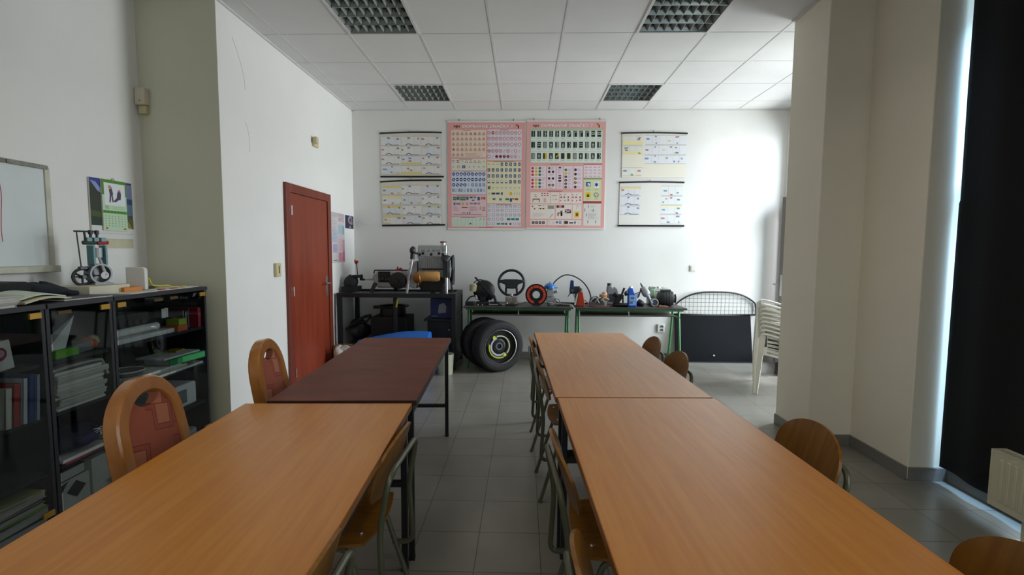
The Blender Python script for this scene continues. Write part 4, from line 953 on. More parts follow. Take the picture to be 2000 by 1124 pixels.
# calendars
t = thing('landscape_calendar', 'mountain landscape calendar hanging behind the smaller green calendar', 'calendar', (XA, 3.07, 1.49))
p = Print((0.012, 0, 0), (0, 1, 0), (0, 0, 1), (1, 0, 0), lambda x, y: ((x-140)/(880-140)*0.335, (935-y)/(935-130)*0.40))
p.r(140, 130, 880, 790, '#28405a', 0); p.r(140, 760, 880, 935, '#d6d7d4', 1)
p.pg([(140, 130), (330, 130), (330, 310), (250, 230), (140, 170)], '#2b3c8e', 1); p.pg([(150, 165), (240, 180), (320, 260), (330, 330), (260, 290)], '#8b97c0', 2)
p.pg([(140, 190), (250, 290), (340, 340), (340, 760), (140, 760)], '#2f382a', 3); p.pg([(140, 560), (340, 580), (340, 760), (140, 760)], '#46521f', 4); p.pg([(140, 640), (340, 650), (340, 760), (140, 760)], '#22382a', 5)
p.r(720, 160, 880, 360, '#767e9f', 2); p.r(720, 360, 880, 440, '#27466f', 3); p.r(720, 440, 880, 600, '#5a7488', 3); p.pg([(720, 560), (880, 660), (880, 790), (720, 760)], '#5f5a2c', 4); p.pg([(720, 640), (800, 700), (860, 790), (720, 770)], '#8b8a4a', 5)
p.r(240, 860, 880, 868, '#b8bcc8', 3); p.build('print', m_print, t, smooth=0)
b = MB(); b.box(0.002, 0, 0, 0.0115, 0.335, 0.40); b.build('pages', m_paper, t, smooth=0)
b = MB(); b.box(0.001, 0.09, -0.062, 0.007, 0.335, 0.003); b.build('backing_card', m_paper2, t, smooth=0)
t = thing('green_calendar', 'green month calendar with two motorcyclist figures, hung over the landscape one', 'calendar', (XA, 3.148, 1.545))
p = Print((0.024, 0, 0), (0, 1, 0), (0, 0, 1), (1, 0, 0), lambda x, y: ((x-310)/(740-310)*0.195, (830-y)/(830-115)*0.345))
p.r(310, 115, 740, 830, '#bcd6b6', 0); p.r(310, 115, 740, 330, '#4f8a26', 1); p.r(345, 160, 715, 470, '#dfe2e4', 2)
for pts in ([(420, 210), (450, 190), (480, 230), (500, 310), (490, 330), (505, 420), (480, 430), (465, 330), (450, 430), (425, 430), (440, 320)], [(590, 250), (625, 240), (640, 300), (630, 380), (585, 390), (540, 425), (500, 410), (560, 360), (570, 300)]): p.pg(pts[::-1], '#4b4058', 3)
p.disc(440, 205, 17, '#c0808a', 4); p.disc(607, 255, 17, '#c0808a', 4); p.r(425, 225, 465, 245, '#c7b65a', 4)
p.r(310, 545, 740, 585, '#5b9a3a', 2)
for i in range(7): p.r(330+57*i, 556, 362+57*i, 572, '#2f5a1e', 3)
for j in range(5):
    for i in range(7): p.r(342+57*i, 620+34*j, 356+57*i, 630+34*j, '#58745a', 3)
p.lines(350, 485, 440, 2, 26, '#5f7f5f', 3, 9); p.lines(480, 490, 720, 2, 22, '#9ab89a', 3, 6); p.disc(365, 798, 17, '#c8502a', 3); p.r(660, 788, 705, 808, '#c8502a', 3)
p.build('print', m_print, t, smooth=0)
b = MB(); b.box(0.013, 0, 0, 0.0235, 0.195, 0.345); b.build('pages', m_paper, t, smooth=0)
b = MB(); b.tube(arc((0.018, 0.097, 0.345), 0.012, 0, PI, 6, (0, 1, 0), (0, 0, 1)), 0.002, 6); b.build('hanger', m_dsteel, t)

# ================================================================= CABINETS
XF, XB, CT, CB = -2.325, -2.80, 1.15, 0.07
SH = (0.86, 0.595, 0.315)
def cabinet(label, y0, y1, ndoors):
    t = thing('glass_cabinet', label, 'cabinet', (XB, y0, 0), 0, 'black glass-door cabinets'); L = y1-y0; D = XF-XB; th = 0.02
    b = MB(); b.box(0, 0, 0, D-0.008, th, CT-0.025); b.box(0, L-th, 0, D-0.008, L, CT-0.025); b.box(0, th, CB-0.02, D-0.008, L-th, CB); b.box(0, th, CB, 0.008, L-th, CT-0.025); b.box(0.02, th, 0, D-0.03, L-th, CB-0.02)
    b.build('body', m_cab, t, bevel=0.0015, smooth=0)
    b = MB(); b.box(0, 0.001, CT-0.025, D+0.004, L-0.001, CT); b.build('top_panel', m_cab, t, bevel=0.002, smooth=0)
    for z in SH: b = MB(); b.box(0.009, th, z-0.02, D-0.025, L-th, z); b.build('shelf', m_cab, t, smooth=0)
    for k in range(ndoors):
        ya, yc = 0.022+(L-0.044)*k/ndoors+0.002, 0.022+(L-0.044)*(k+1)/ndoors-0.002
        b = MB(); b.box(D-0.006, ya, CB+0.004, D-0.001, yc, CT-0.03); d = b.build('glass_door', m_cabglass, t, smooth=0)
        hy = ya if (k == 0 and ndoors == 2) else yc
        s = 1 if hy == ya else -1
        for z in (CT-0.065, CB+0.03):
            b = MB(); b.box(D-0.0075, min(hy, hy+s*0.055), z, D+0.004, max(hy, hy+s*0.055), z+0.028); b.build('hinge', m_brass, d, bevel=0.001, smooth=0)
        oy = yc if hy == ya else ya
        ca = (oy+0.03, oy+0.10) if s < 0 else (oy-0.10, oy-0.03)
        b = MB(); b.box(D-0.0075, ca[0], CT-0.060, D+0.002, ca[1], CT-0.042); b.build('catch_plate', mat('dull_brass', '#4d3d1e', 0.5, metal=0.5), d, smooth=0)
    return t
cabinet('black cabinet with two clear doors, at the recess corner behind the upholstered chair', 2.625, 3.42, 2)
cabinet('narrow black cabinet with one glass door holding the bulging paper pile', 2.245, 2.62, 1)
cabinet('black cabinet with upright books and stacked binders, cut off by the photo edge', 1.445, 2.24, 2)

def slab(name, label, cat, c, sx, sy, sz, rz=0, tilt=None, m=None, group=None, bevel=0.002, pages=None, spine=-1):
    """a closed folder, box or book: cover with a paper block as its part"""
    t = thing(name, label, cat, c, rz, group)
    if tilt: t.rotation_euler = (tilt[0], tilt[1], rz)
    if pages:
        b = MB()
        if sz > sy: b.box(-sx/2, -sy/2, 0, sx/2, -sy/2+0.0025, sz); b.box(-sx/2, sy/2-0.0025, 0, sx/2, sy/2, sz)     # standing book
        else: b.box(-sx/2, -sy/2, 0, sx/2, sy/2, 0.003); b.box(-sx/2, -sy/2, sz-0.003, sx/2, sy/2, sz)
        if spine > 0 or sz > sy: b.box(sx/2-0.004, -sy/2, 0, sx/2, sy/2, sz)
        else: b.box(-sx/2, -sy/2, 0, -sx/2+0.004, sy/2, sz)
        b.build('cover', m, t, smooth=0)
        b = MB(); b.box(-sx/2+0.006, -sy/2+0.003, 0.003, sx/2-0.006, sy/2-0.003, sz-0.003); b.build('pages', pages, t, smooth=0)
    else:
        b = MB(); b.box(-sx/2, -sy/2, 0, sx/2, sy/2, sz); b.build('body', m, t, bevel=bevel, smooth=0)
    return t
P = lambda c, r=0.6: mat('tone_'+c.strip('#'), c, r)
zA, zB, zC, zD = SH[0], SH[1], SH[2], CB
# -- corner cabinet
t = thing('paper_roll', 'long white paper roll on the top shelf of the corner cabinet', 'paper roll', (-2.43, 2.87, zA+0.052))
b = MB(); b.tube([(0, -0.19, 0), (0, 0.19, 0.004)], 0.024, 16); b.build('roll', m_paper, t)
b = MB(); b.cyl((0, 0.189, 0.004), (0, 0.191, 0.004), 0.015, n=14); b.build('open_end', P('#55544f'), t)
slab('paper_sheaf', 'flat sheaf of white papers under the long paper roll', 'papers', (-2.47, 2.92, zA), 0.21, 0.52, 0.028, 0.03, m=m_paper)
slab('orange_box', 'small orange box on the top shelf of the corner cabinet', 'box', (-2.40, 3.19, zA), 0.10, 0.10, 0.04, 0.05, m=P('#c8602f'))
slab('green_box', 'small lime green box resting on the orange box', 'box', (-2.40, 3.20, zA+0.04), 0.09, 0.075, 0.042, 0.02, m=P('#9fb02c'))
slab('card_box', 'small yellow-green carton behind the end of the paper roll', 'box', (-2.5, 3.08, zA+0.028), 0.05, 0.06, 0.035, 0.02, m=P('#8f9a3a'))
slab('red_binder', 'upright crimson binder at the end of the top shelf', 'binder', (-2.46, 3.36, zA), 0.22, 0.035, 0.14, 0, m=P('#b3183a'), pages=m_paper)
for k, (y, h) in enumerate([(3.27, 0.13), (3.295, 0.12), (3.32, 0.13)]):
    slab('grey_book', ['grey paperback left of two others beside the crimson binder', 'grey paperback in the middle beside the crimson binder', 'grey paperback touching the crimson binder'][k], 'book', (-2.5, y, zA), 0.2, 0.02, h, 0, m=P(['#6b6a66', '#77736c', '#5d5c5a'][k]), pages=m_paper, group='paperbacks by the crimson binder')
t = thing('hanging_card', 'small white card stuck inside the glass of the corner cabinet', 'card', (XF-0.014, 3.02, 1.005))
b = MB(); b.box(-0.001, -0.028, -0.03, 0.001, 0.028, 0.03); b.build('card', m_paper, t, smooth=0)
b = MB(); b.box(0.001, -0.006, 0.024, 0.0055, 0.006, 0.034); b.build('tape', P('#c9c6ae'), t, smooth=0)
t = thing('black_device', 'dark device with round knobs on the top shelf of the corner cabinet', 'device', (-2.56, 2.98, zA+0.028))
b = MB(); b.box(-0.05, -0.16, 0, 0.05, 0.12, 0.12); b.build('case', m_blackpl, t, bevel=0.006)
for y in (-0.06, 0.0, 0.06):
    b = MB(); b.cyl((0.05, y, 0.06), (0.066, y, 0.06), 0.016, n=14); b.build('knob', P('#3c3c3a'), t)
z = zB
for k, (wd, ln, h, dx, dy, rz, m_) in enumerate([(0.24, 0.66, 0.016, 0.01, 0.0, 0.02, m_paper), (0.22, 0.50, 0.02, -0.01, -0.06, -0.05, m_paper2), (0.22, 0.44, 0.016, 0.02, -0.1, 0.06, m_paper)]):
    slab('paper_sheaf', ['wide spread of white papers under the green binder', 'yellowed papers in the middle of the sheaf beside the green binder', 'topmost loose papers beside the green binder'][k], 'papers', (-2.46+dx, 3.03+dy, z), wd, ln, h, rz, m=m_); z += h
slab('green_binder', 'green binder lying flat on the middle shelf of the corner cabinet', 'binder', (-2.42, 3.20, z), 0.20, 0.30, 0.042, -0.12, m=P('#1f8a46'), pages=m_paper, spine=1)
slab('paper_sheaf', 'white sheets lying on top of the green binder', 'papers', (-2.44, 3.17, z+0.043), 0.20, 0.32, 0.012, -0.05, m=m_paper)
slab('yellow_pad', 'small yellow pad on the sheets above the green binder', 'notepad', (-2.46, 3.25, z+0.055), 0.08, 0.10, 0.012, 0.1, m=P('#a8922c'))
t = thing('ring_reflection', 'round dish imitating a glass ring reflection on the middle shelf behind the upholstered chair', 'tray', (-2.43, 2.80, z+0.01))  # dish and pale rim model a reflection in the door glass
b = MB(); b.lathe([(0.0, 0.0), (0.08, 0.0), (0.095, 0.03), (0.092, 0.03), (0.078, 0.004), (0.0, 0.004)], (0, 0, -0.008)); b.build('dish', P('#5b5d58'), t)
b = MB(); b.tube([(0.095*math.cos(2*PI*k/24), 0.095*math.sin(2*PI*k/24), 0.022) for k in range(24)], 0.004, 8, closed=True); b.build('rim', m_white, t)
t = thing('white_box', 'white box with a grey window on the lower shelf of the corner cabinet', 'box', (-2.47, 3.17, zC))
b = MB(); b.box(-0.13, -0.16, 0, 0.10, 0.16, 0.16); b.build('case', m_white, t, bevel=0.015)
b = MB(); b.box(0.099, -0.15, 0.03, 0.103, 0.055, 0.125); b.build('window', P('#6d7070'), t, bevel=0.002)
slab('paper_bag', 'crumpled grey-white bag on the cabinet base beside the table edge', 'bag', (-2.44, 3.2, zD), 0.18, 0.22, 0.07, 0.2, m=P('#9a9b98'), bevel=0.02)
slab('flat_carton', 'grey flat carton low in the corner cabinet behind the chair back', 'carton', (-2.45, 2.85, zC), 0.24, 0.26, 0.10, 0.05, m=P('#8a8f90'))
# -- narrow cabinet
t = thing('folded_sheet', 'folded white sheet standing like a peak on the upper shelf', 'paper', (-2.41, 2.37, zA+0.045), 0.1)
b = MB(); b.add([(0.02, -0.09, 0), (0.02, 0.02, -0.01), (0.01, 0.10, 0.16), (-0.02, -0.03, 0.06)], [(0, 1, 2), (0, 2, 3), (0, 3, 1), (1, 3, 2)]); b.build('fold', m_paper, t, smooth=0)
b = MB(); b.add([(0.03, -0.10, 0.0), (0.03, 0.03, -0.012), (0.0, 0.06, 0.0), (-0.03, -0.06, 0.02)], [(0, 1, 2, 3)]); b.build('flap', m_paper2, t, smooth=0)
slab('green_packet', 'bright green packet with white edge on the upper shelf of the narrow cabinet', 'packet', (-2.41, 2.37, zA), 0.10, 0.13, 0.042, 0.05, m=P('#5fae1f'))
slab('plastic_folder', 'clear grey plastic folder sloping across the upper shelf', 'folder', (-2.47, 2.46, zA), 0.18, 0.14, 0.05, 0.0, tilt=(0.1, 0, 0), m=P('#5f6668', 0.3))
t = thing('orange_purse', 'rust-orange pouch with a pale yellow flap at the shelf end', 'pouch', (-2.42, 2.545, zA))
b = MB(); b.blob((0, 0, 0.035), 0.05, 0.04, 0.038, 3, 0.1); b.build('pouch', P('#a8542c'), t)
b = MB(); b.blob((0.0, 0.04, 0.05), 0.03, 0.025, 0.028, 5, 0.1); b.build('flap', P('#cfc48a'), t)
z = zB-0.0; r_ = random.Random(3)
for k in range(13):
    h = r_.uniform(0.011, 0.019)
    slab('paper_folder', 'thin white paper folder in the bulging pile in the narrow cabinet', 'folder', (-2.455+r_.uniform(-.012, .012), 2.425+r_.uniform(-.012, .012), z), 0.22, 0.27+r_.uniform(-0.02, 0.03), h, r_.uniform(-.05, .05), m=[m_paper, m_paper2, P('#b9b8ae'), P('#cbc8b6')][k % 4], group='folders in the bulging pile', bevel=0.003); z += h
t = thing('draped_folder', 'soft grey folder draped over the bulging paper pile, its end hanging down', 'folder', (-2.455, 2.425, z+0.006))
def dr_(u, v): y = 0.160*v; return (0.112*u, y, 0.016-0.008*v*v-(0.20*max(0, v-0.80)*2.2))
b = MB(); b.sheet(dr_, 6, 18, 0.012); b.build('cover', P('#a3a294', 0.5), t, smooth=60)
b = MB(); b.lathe([(0.006, 0.0), (0.010, 0.0), (0.010, 0.004), (0.006, 0.004)], (0.05, 0.0, 0.034)); b.build('ring', m_steel, t)
t = thing('navy_garment', 'folded navy garment with white lettering on the lower shelf', 'garment', (-2.44, 2.44, zC+0.03))
b = MB(); b.blob((0, 0, 0.058), 0.12, 0.135, 0.060, 9, 0.10, 22, 14, flat=0.001); b.build('cloth', mat('navy_cloth', '#1a1c3a', 0.95, var=0.2, scale=20), t, smooth=60)
b = MB(); b.text('EIR', 0.075, (0.098, 0.045, 0.045), (0.30, -0.50, 0.65), (0.55, 0.70, 0.30), depth=0.001); b.build('lettering', P('#b9bac2'), t, smooth=0)
b = MB(); b.blob((0.05, 0.12, 0.032), 0.035, 0.03, 0.028, 4, 0.15); b.build('lining', P('#8d9082'), t)
slab('white_sheaf', 'white papers under the navy garment', 'papers', (-2.44, 2.42, zC+0.012), 0.22, 0.28, 0.018, 0, m=m_paper)
slab('crimson_folder', 'crimson folder at the bottom of the pile under the navy garment', 'folder', (-2.44, 2.40, zC), 0.22, 0.22, 0.012, 0.03, m=P('#a02c52'))
t = thing('paper_block', 'tall block of white papers standing on the base of the narrow cabinet', 'papers', (-2.45, 2.51, zD))
b = MB(); b.box(-0.1, -0.055, 0, 0.1, 0.06, 0.205); b.build('block', m_paper, t, smooth=0)
b = MB(); b.box(0.099, -0.055, 0.0, 0.102, 0.06, 0.004); b.build('bottom_card', m_paper2, t, smooth=0)
t = thing('patterned_box', 'white box with a black diamond print beside the paper block', 'box', (-2.45, 2.36, zD))
b = MB(); b.box(-0.1, -0.08, 0, 0.1, 0.08, 0.15); b.build('case', m_paper, t, bevel=0.003)
b = MB(); b.add([(0.1015, 0.0, 0.045), (0.1015, 0.055, 0.09), (0.1015, 0.0, 0.135), (0.1015, -0.055, 0.09)], [(0, 1, 2, 3)]); b.add([(0.1015, -0.08, 0.14), (0.1015, -0.04, 0.15), (0.1015, -0.08, 0.10)], [(0, 1, 2)]); b.build('diamond_print', P('#232220'), t, smooth=0)
slab('dark_book', 'dark book lying on the diamond-print box', 'book', (-2.45, 2.36, zD+0.15), 0.18, 0.14, 0.055, 0.04, m=P('#26282a'), pages=m_paper)
# -- book cabinet
t = thing('photo_box', 'tilted white box with a red oval picture on the upper shelf', 'box', (-2.42, 2.07, zA+0.0), 0.0)
t.rotation_euler = (0.12, 0, 0.0)
b = MB(); b.box(-0.06, -0.12, 0.0, 0.05, 0.055, 0.135); b.build('case', m_paper, t, bevel=0.003)
b = MB(); b.lathe([(0.0, 0.001), (0.032, 0.001), (0.032, 0.0)], (0.0505, 0.0, 0.08), (1, 0, 0)); b.build('red_oval', P('#8c2432'), t)
b = MB(); b.lathe([(0.0, 0.0015), (0.018, 0.0015), (0.018, 0.0)], (0.051, 0.004, 0.082), (1, 0, 0)); b.build('pale_spot', P('#b99aa0'), t)
slab('black_case', 'flat dark case at the back of the upper shelf beside the tilted box', 'case', (-2.56, 2.12, zA), 0.16, 0.18, 0.11, 0, m=P('#2b2c31', 0.4))
z = zB+0.20
bz = zB
cols = [('#d9d5c4', 0.03, 0.185, 'thick cream book left of the red one on the middle shelf'), ('#b3302a', 0.030, 0.200, 'red book among the upright books'), ('#d0d2d6', 0.022, 0.215, 'white spined book right of the red book'), ('#1d3f86', 0.024, 0.225, 'dark blue book in the middle of the upright row'), ('#8fa0b8', 0.018, 0.22, 'pale blue-grey book right of the dark blue one')]
y = 2.055
for k, (c, wd, h, l) in enumerate(cols):
    slab('upright_book', l, 'book', (-2.42+0.003*k, y, bz), 0.15, wd, h, 0, tilt=(-0.07, 0, 0), m=P(c), pages=m_paper, group='upright books on the middle shelf'); y += wd+0.004
slab('yellow_folder', 'worn yellow folder leaning face out right of the upright books', 'folder', (-2.40, 2.19, bz), 0.02, 0.075, 0.20, 0.0, m=P('#a8923f'))
for k, (c, h, dy, rz, l) in enumerate([('#3c3f3f', 0.035, 0.0, 0.0, 'dark ring binder at the bottom of the binder stack'), ('#56605c', 0.045, 0.01, 0.04, 'grey-green ring binder second from the bottom of the stack'), ('#8fb42a', 0.012, 0.0, -0.03, 'lime green folder in the middle of the binder stack'),
        ('#cfccc0', 0.02, -0.01, 0.03, 'white paper folder above the lime green one'), ('#5c2230', 0.014, -0.02, 0.0, 'maroon folder in the binder stack'), ('#bdbcb2', 0.03, 0.0, 0.05, 'pale grey ring binder near the top of the stack'), ('#a39c6a', 0.016, -0.01, -0.08, 'olive yellow brochure on top of the binder stack')]):
    slab('stacked_binder', l, 'binder', (-2.44, 2.06+dy, zD+sum([0.035, 0.045, 0.012, 0.02, 0.014, 0.03, 0.016][:k])+0.001*k), 0.21, 0.27, h, rz, m=P(c), pages=m_paper, group='binders stacked at the bottom of the book cabinet')
for k in range(4): slab('blue_booklet', 'thin blue booklet in the flat pile under the tilted box', 'booklet', (-2.40-0.004*k, 1.93+0.01*(k % 2), zA+0.012*k), 0.15, 0.12, 0.011, 0.02*k, m=P('#20509a'), pages=m_paper, group='blue booklets on the upper shelf')

# ================================================================= ON TOP OF THE CABINETS
slab('styrofoam_slab', 'thick cream foam slab under the cutaway engine model', 'foam slab', (-2.60, 2.80, CT), 0.22, 0.27, 0.052, -0.04, m=mat('cream_foam', '#c9c5b0', 0.8, bump=0.3, bscale=120))
em = thing('engine_model', 'hand-cranked cutaway piston engine model standing on the foam slab', 'engine model', (-2.62, 2.86, CT+0.052), -0.28)
m_teal = P('#4f7f86', 0.4); m_alm = mat('model_aluminium', '#85878a', 0.5, metal=0.5)
b = MB(); b.box(-0.05, -0.05, 0, 0.05, 0.05, 0.012); b.lathe([(0.062, -0.03), (0.062, 0.03), (0.052, 0.03), (0.052, -0.024), (0.0, -0.024), (0, -0.03)], (0, 0.0, 0.066), (1, 0, 0)); b.build('crankcase', m_alm, em)
b = MB(); b.tube([(0.0+0.0, 0.048*math.cos(2*PI*k/28)-0.085, 0.050+0.048*math.sin(2*PI*k/28)) for k in range(28)], 0.009, 8, closed=True)
for k in range(3): a = 2*PI*k/3+0.5; b.cyl((0, -0.085, 0.05), (0, -0.085+0.045*math.cos(a), 0.05+0.045*math.sin(a)), 0.006, n=8)
b.cyl((-0.02, -0.085, 0.05), (0.02, -0.085, 0.05), 0.011, n=12); b.build('flywheel', m_dsteel, em)
b = MB(); b.cyl((-0.004, -0.14, 0.05), (-0.004, 0.01, 0.055), 0.004, n=8); b.build('crank_shaft', m_dsteel, em)
b = MB(); b.box(-0.03, -0.038, 0.12, 0.03, -0.026, 0.24); b.box(-0.03, 0.028, 0.12, 0.03, 0.040, 0.24); b.build('cylinder_wall', m_teal, em, bevel=0.002)
b = MB(); b.cyl((0, 0, 0.165), (0, 0, 0.225), 0.026, n=20); b.build('piston', m_cast, em)
b = MB(); b.tube([(0.012, 0.0, 0.175), (0.034, 0.02, 0.055)], [0.007, 0.010], 8); b.build('connecting_rod', m_cast, em)
b = MB(); b.lathe([(0.022, 0.034), (0.022, 0.040), (0.0, 0.040)], (0, 0.012, 0.056), (1, 0, 0)); b.build('crank_web', m_cast, em)
b = MB(); b.cyl((0, -0.072, 0.255), (0, -0.008, 0.255), 0.012, n=14); b.build('green_port', P('#2a3a2c'), em)
b = MB(); b.cyl((0, 0.004, 0.253), (0, 0.062, 0.258), 0.012, n=14); b.build('red_port', P('#a02424'), em)
for y in (-0.045, -0.008, 0.03):
    b = MB(); b.box(-0.016, y-0.013, 0.262, 0.016, y+0.015, 0.287); b.build('head_block', m_teal, em, bevel=0.002)
for y in (-0.03, 0.004):
    b = MB(); b.lathe([(0.007, 0), (0.007, 0.02), (0.012, 0.022), (0.012, 0.045), (0.0, 0.047)], (0, y, 0.285)); b.build('valve', m_dsteel, em)
b = MB(); b.tube(rpath([(0, 0.0, 0.322), (0, -0.115, 0.322)], 0.01), 0.005, 8); b.build('rocker_bar', m_dsteel, em)
b = MB(); b.cyl((0, -0.102, 0.322), (0, -0.088, 0.105), 0.0035, n=8); b.cyl((0, -0.062, 0.32), (0, -0.058, 0.27), 0.006, n=8); b.build('push_rod', m_dsteel, em)
b = MB(); b.box(-0.012, -0.10, 0.095, 0.012, -0.03, 0.112); b.build('cam_box', m_dsteel, em, bevel=0.002)
slab('orange_case', 'flat orange case between the foam slab and the white router', 'case', (-2.50, 2.925, CT), 0.11, 0.11, 0.032, -0.25, m=P('#c47a2c'))
t = thing('router', 'white router box standing upright on the corner cabinet', 'router', (-2.52, 3.03, CT+0.006), -0.12)
b = MB(); b.prism([(-0.055, 0), (0.055, 0), (0.055, 0.125)]+[(0.055-0.022+0.022*math.cos(a), 0.125+0.022*math.sin(a)) for a in (0.4, 0.8, 1.2, 1.57)]+[(-0.055, 0.147)], -0.018, 0.018, O=(0, 0, 0), X=(0.93, 0.36, 0), Y=(0, 0, 1)); b.build('case', m_white, t, bevel=0.004)
b = MB(); b.prism([(-0.06, 0), (0.06, 0), (0.06, 0.006), (-0.06, 0.006)], -0.026, 0.026, O=(0, 0, -0.006), X=(0.93, 0.36, 0), Y=(0, 0, 1)); b.build('foot', P('#8f908c'), t)
t = thing('yellow_cable', 'yellow cable curling on top of the corner cabinet', 'cable', (-2.5, 3.2, CT))
b = MB(); b.tube(spline([(-0.03, -0.10, 0.065), (-0.02, -0.07, 0.07), (-0.01, -0.06, 0.03), (0.0, 0.0, 0.018), (0.01, 0.05, 0.02), (0.02, 0.09, 0.005), (0.04, 0.15, 0.005)], 8), 0.005, 8); b.build('lead', P('#c8b51e'), t)
b = MB(); b.box(0.03, 0.14, 0.0, 0.05, 0.19, 0.012); b.build('plug', P('#a8961a'), t, bevel=0.003)
for k, (x, y, sx, sy, rz, l) in enumerate([(-2.47, 3.32, 0.2, 0.17, 0.1, 'white sheet near the end of the corner cabinet top'), (-2.42, 2.88, 0.14, 0.24, 0.05, 'white sheet on the corner cabinet in front of the orange case'), (-2.43, 3.12, 0.13, 0.22, -0.06, 'white papers with red marks in front of the router')]):
    t = thing('loose_sheet', l, 'paper', (x, y, CT), rz)
    b = MB(); b.box(-sx/2, -sy/2, 0, sx/2, sy/2, 0.004); b.build('sheet', m_paper, t, smooth=0)
    if k == 2:
        for yy in (-0.05, 0.05):
            b = MB(); b.box(0.03, yy-0.02, 0.0042, 0.055, yy+0.02, 0.009); b.build('red_mark', m_red, t, smooth=0)
z = CT
for k in range(5):
    slab('magazine', 'grey-white magazine in the flat pile at the cabinet edge, cut by the photo border', 'magazine', (-2.43+R.uniform(-.01, .01), 1.97+R.uniform(-.02, .02), z), 0.20, 0.32, 0.011, R.uniform(-.06, .06), m=P(['#c3c3bd', '#a9aaa6', '#b6b5ad'][k % 3]), group='magazines piled on the cabinet edge', pages=m_paper); z += 0.011
t = thing('open_booklet', 'open pale green booklet with curled pages lying near the magazine pile', 'booklet', (-2.45, 2.27, CT+0.02), 0.1)
b = MB(); b.sheet(lambda u, v: (0.075*u, 0.135*v, 0.018-0.02*u*0.4+0.014*math.cos(2*v)), 8, 12, 0.006); b.build('page', P('#c4d0be'), t, smooth=60)
b = MB(); b.sheet(lambda u, v: (0.08*u+0.01, 0.13*v+0.02, -0.004+0.012*math.cos(2*v)), 8, 10, 0.010); b.build('lower_pages', m_paper2, t, smooth=60)
t = thing('black_bag', 'black bag with a red and white tag lying under the whiteboard', 'bag', (-2.66, 2.33, CT))
b = MB(); b.box(-0.13, -0.52, 0, 0.12, 0.06, 0.10); b.build('body', mat('black_bag_cloth', '#17181b', 0.85, bump=0.3, bscale=50), t, bevel=0.018)
b = MB(); b.box(0.121, -0.19, 0.0, 0.124, -0.182, 0.085); b.build('seam', P('#8d8d8a'), t, smooth=0)
b = MB(); b.box(0.121, -0.045, 0.03, 0.125, -0.015, 0.048, M=rot((0.12, -0.03, 0.04), 'X', 0.7)); b.build('red_tag', P('#b02a4a'), t, smooth=0)
b = MB(); b.box(0.121, -0.06, 0.045, 0.125, -0.042, 0.058, M=rot((0.12, -0.05, 0.05), 'X', 0.7)); b.build('white_tag', m_paper, t, smooth=0)
t = thing('dark_jacket', 'dark bundled cloth slumped between the black bag and the foam slab', 'cloth', (-2.62, 2.50, CT))
b = MB(); b.blob((0, 0, 0.04), 0.11, 0.10, 0.045, 12, 0.2, 22, 14, flat=0.0); b.build('cloth', mat('dark_blue_cloth', '#1c222b', 0.95, var=0.2, scale=25), t, smooth=60)
b = MB(); b.tube(spline([(0.02, 0.06, 0.04), (0.04, 0.11, 0.02), (0.07, 0.15, 0.008)], 6), [0.022]*12+[0.012], 8); b.build('sleeve', MATS['dark_blue_cloth'], t)
slab('dark_folder', 'flat dark folder under the foam slab at the cabinet front', 'folder', (-2.41, 2.50, CT), 0.15, 0.27, 0.012, -0.08, m=P('#2e2f33', 0.4), pages=m_paper)

# ================================================================= ENGINE BENCH (back left corner)
BX0, BX1, BY0, BY1, BZ = -2.215, -0.80, 5.55, 6.20, 0.915
t = thing('steel_bench', 'black steel frame bench carrying the cutaway engine in the back corner', 'bench', ((BX0+BX1)/2, (BY0+BY1)/2, 0)); M = W(t.location)
s = 0.05
for x in (BX0, BX1-s):
    for y in (BY0, BY1-s):
        b = MB(M=M); b.box(x, y, 0, x+s, y+s, BZ-0.05); b.build('leg', m_black, t, bevel=0.002, smooth=0)
b = MB(M=M); b.box(BX0, BY0, BZ-0.05, BX1, BY0+s, BZ); b.box(BX0, BY1-s, BZ-0.05, BX1, BY1, BZ); b.box(BX0, BY0+s, BZ-0.05, BX0+s, BY1-s, BZ); b.box(BX1-s, BY0+s, BZ-0.05, BX1, BY1-s, BZ); b.build('top_frame', m_black, t, bevel=0.002, smooth=0)
b = MB(M=M); b.box(BX0+s, BY0+s, BZ-0.03, BX1-s, BY1-s, BZ-0.024); b.build('tray', m_dsteel, t, smooth=0)
b = MB(M=M); b.box(BX1-s+0.012, BY0+s, 0.05, BX1-0.012, BY1-s, BZ-0.05); b.build('side_panel', m_black, t, smooth=0)
for z in (0.30, 0.62): b = MB(M=M); b.box(BX1-0.013, BY0+s, z, BX1-0.006, BY1-s, z+0.02); b.build('side_rib', m_dsteel, t, smooth=0)
# --- the engine
E0 = V((-1.2, 5.86, BZ))
t = thing('engine', 'cutaway grey car engine with gearbox mounted on the black steel bench', 'engine', E0); M = W(E0); MM = lambda: MB(M=M)
ey0, ey1 = 5.72, 5.98
b = MM(); b.box(-1.275, ey0, 1.10, -0.955, ey1, 1.345)
for k in range(14): x = -1.272+0.0235*k; b.box(x, ey0-0.012, 1.21, x+0.010, ey0, 1.34)
b.box(-1.28, ey0-0.006, 1.325, -0.95, ey1+0.004, 1.348); b.build('cylinder_block', m_cast, t, bevel=0.003, smooth=0)
b = MM(); b.box(-1.265, ey0-0.013, 1.195, -0.96, ey0+0.002, 1.208)
for k in range(11): b.box(-1.26+0.028*k, ey0-0.016, 1.19, -1.246+0.028*k, ey0-0.002, 1.206)
b.build('dark_slots', P('#141416'), t, smooth=0)
b = MM(); b.box(-1.285, ey0-0.02, 1.348, -0.945, ey1, 1.415); b.build('cylinder_head', m_cast, t, bevel=0.006, smooth=0)
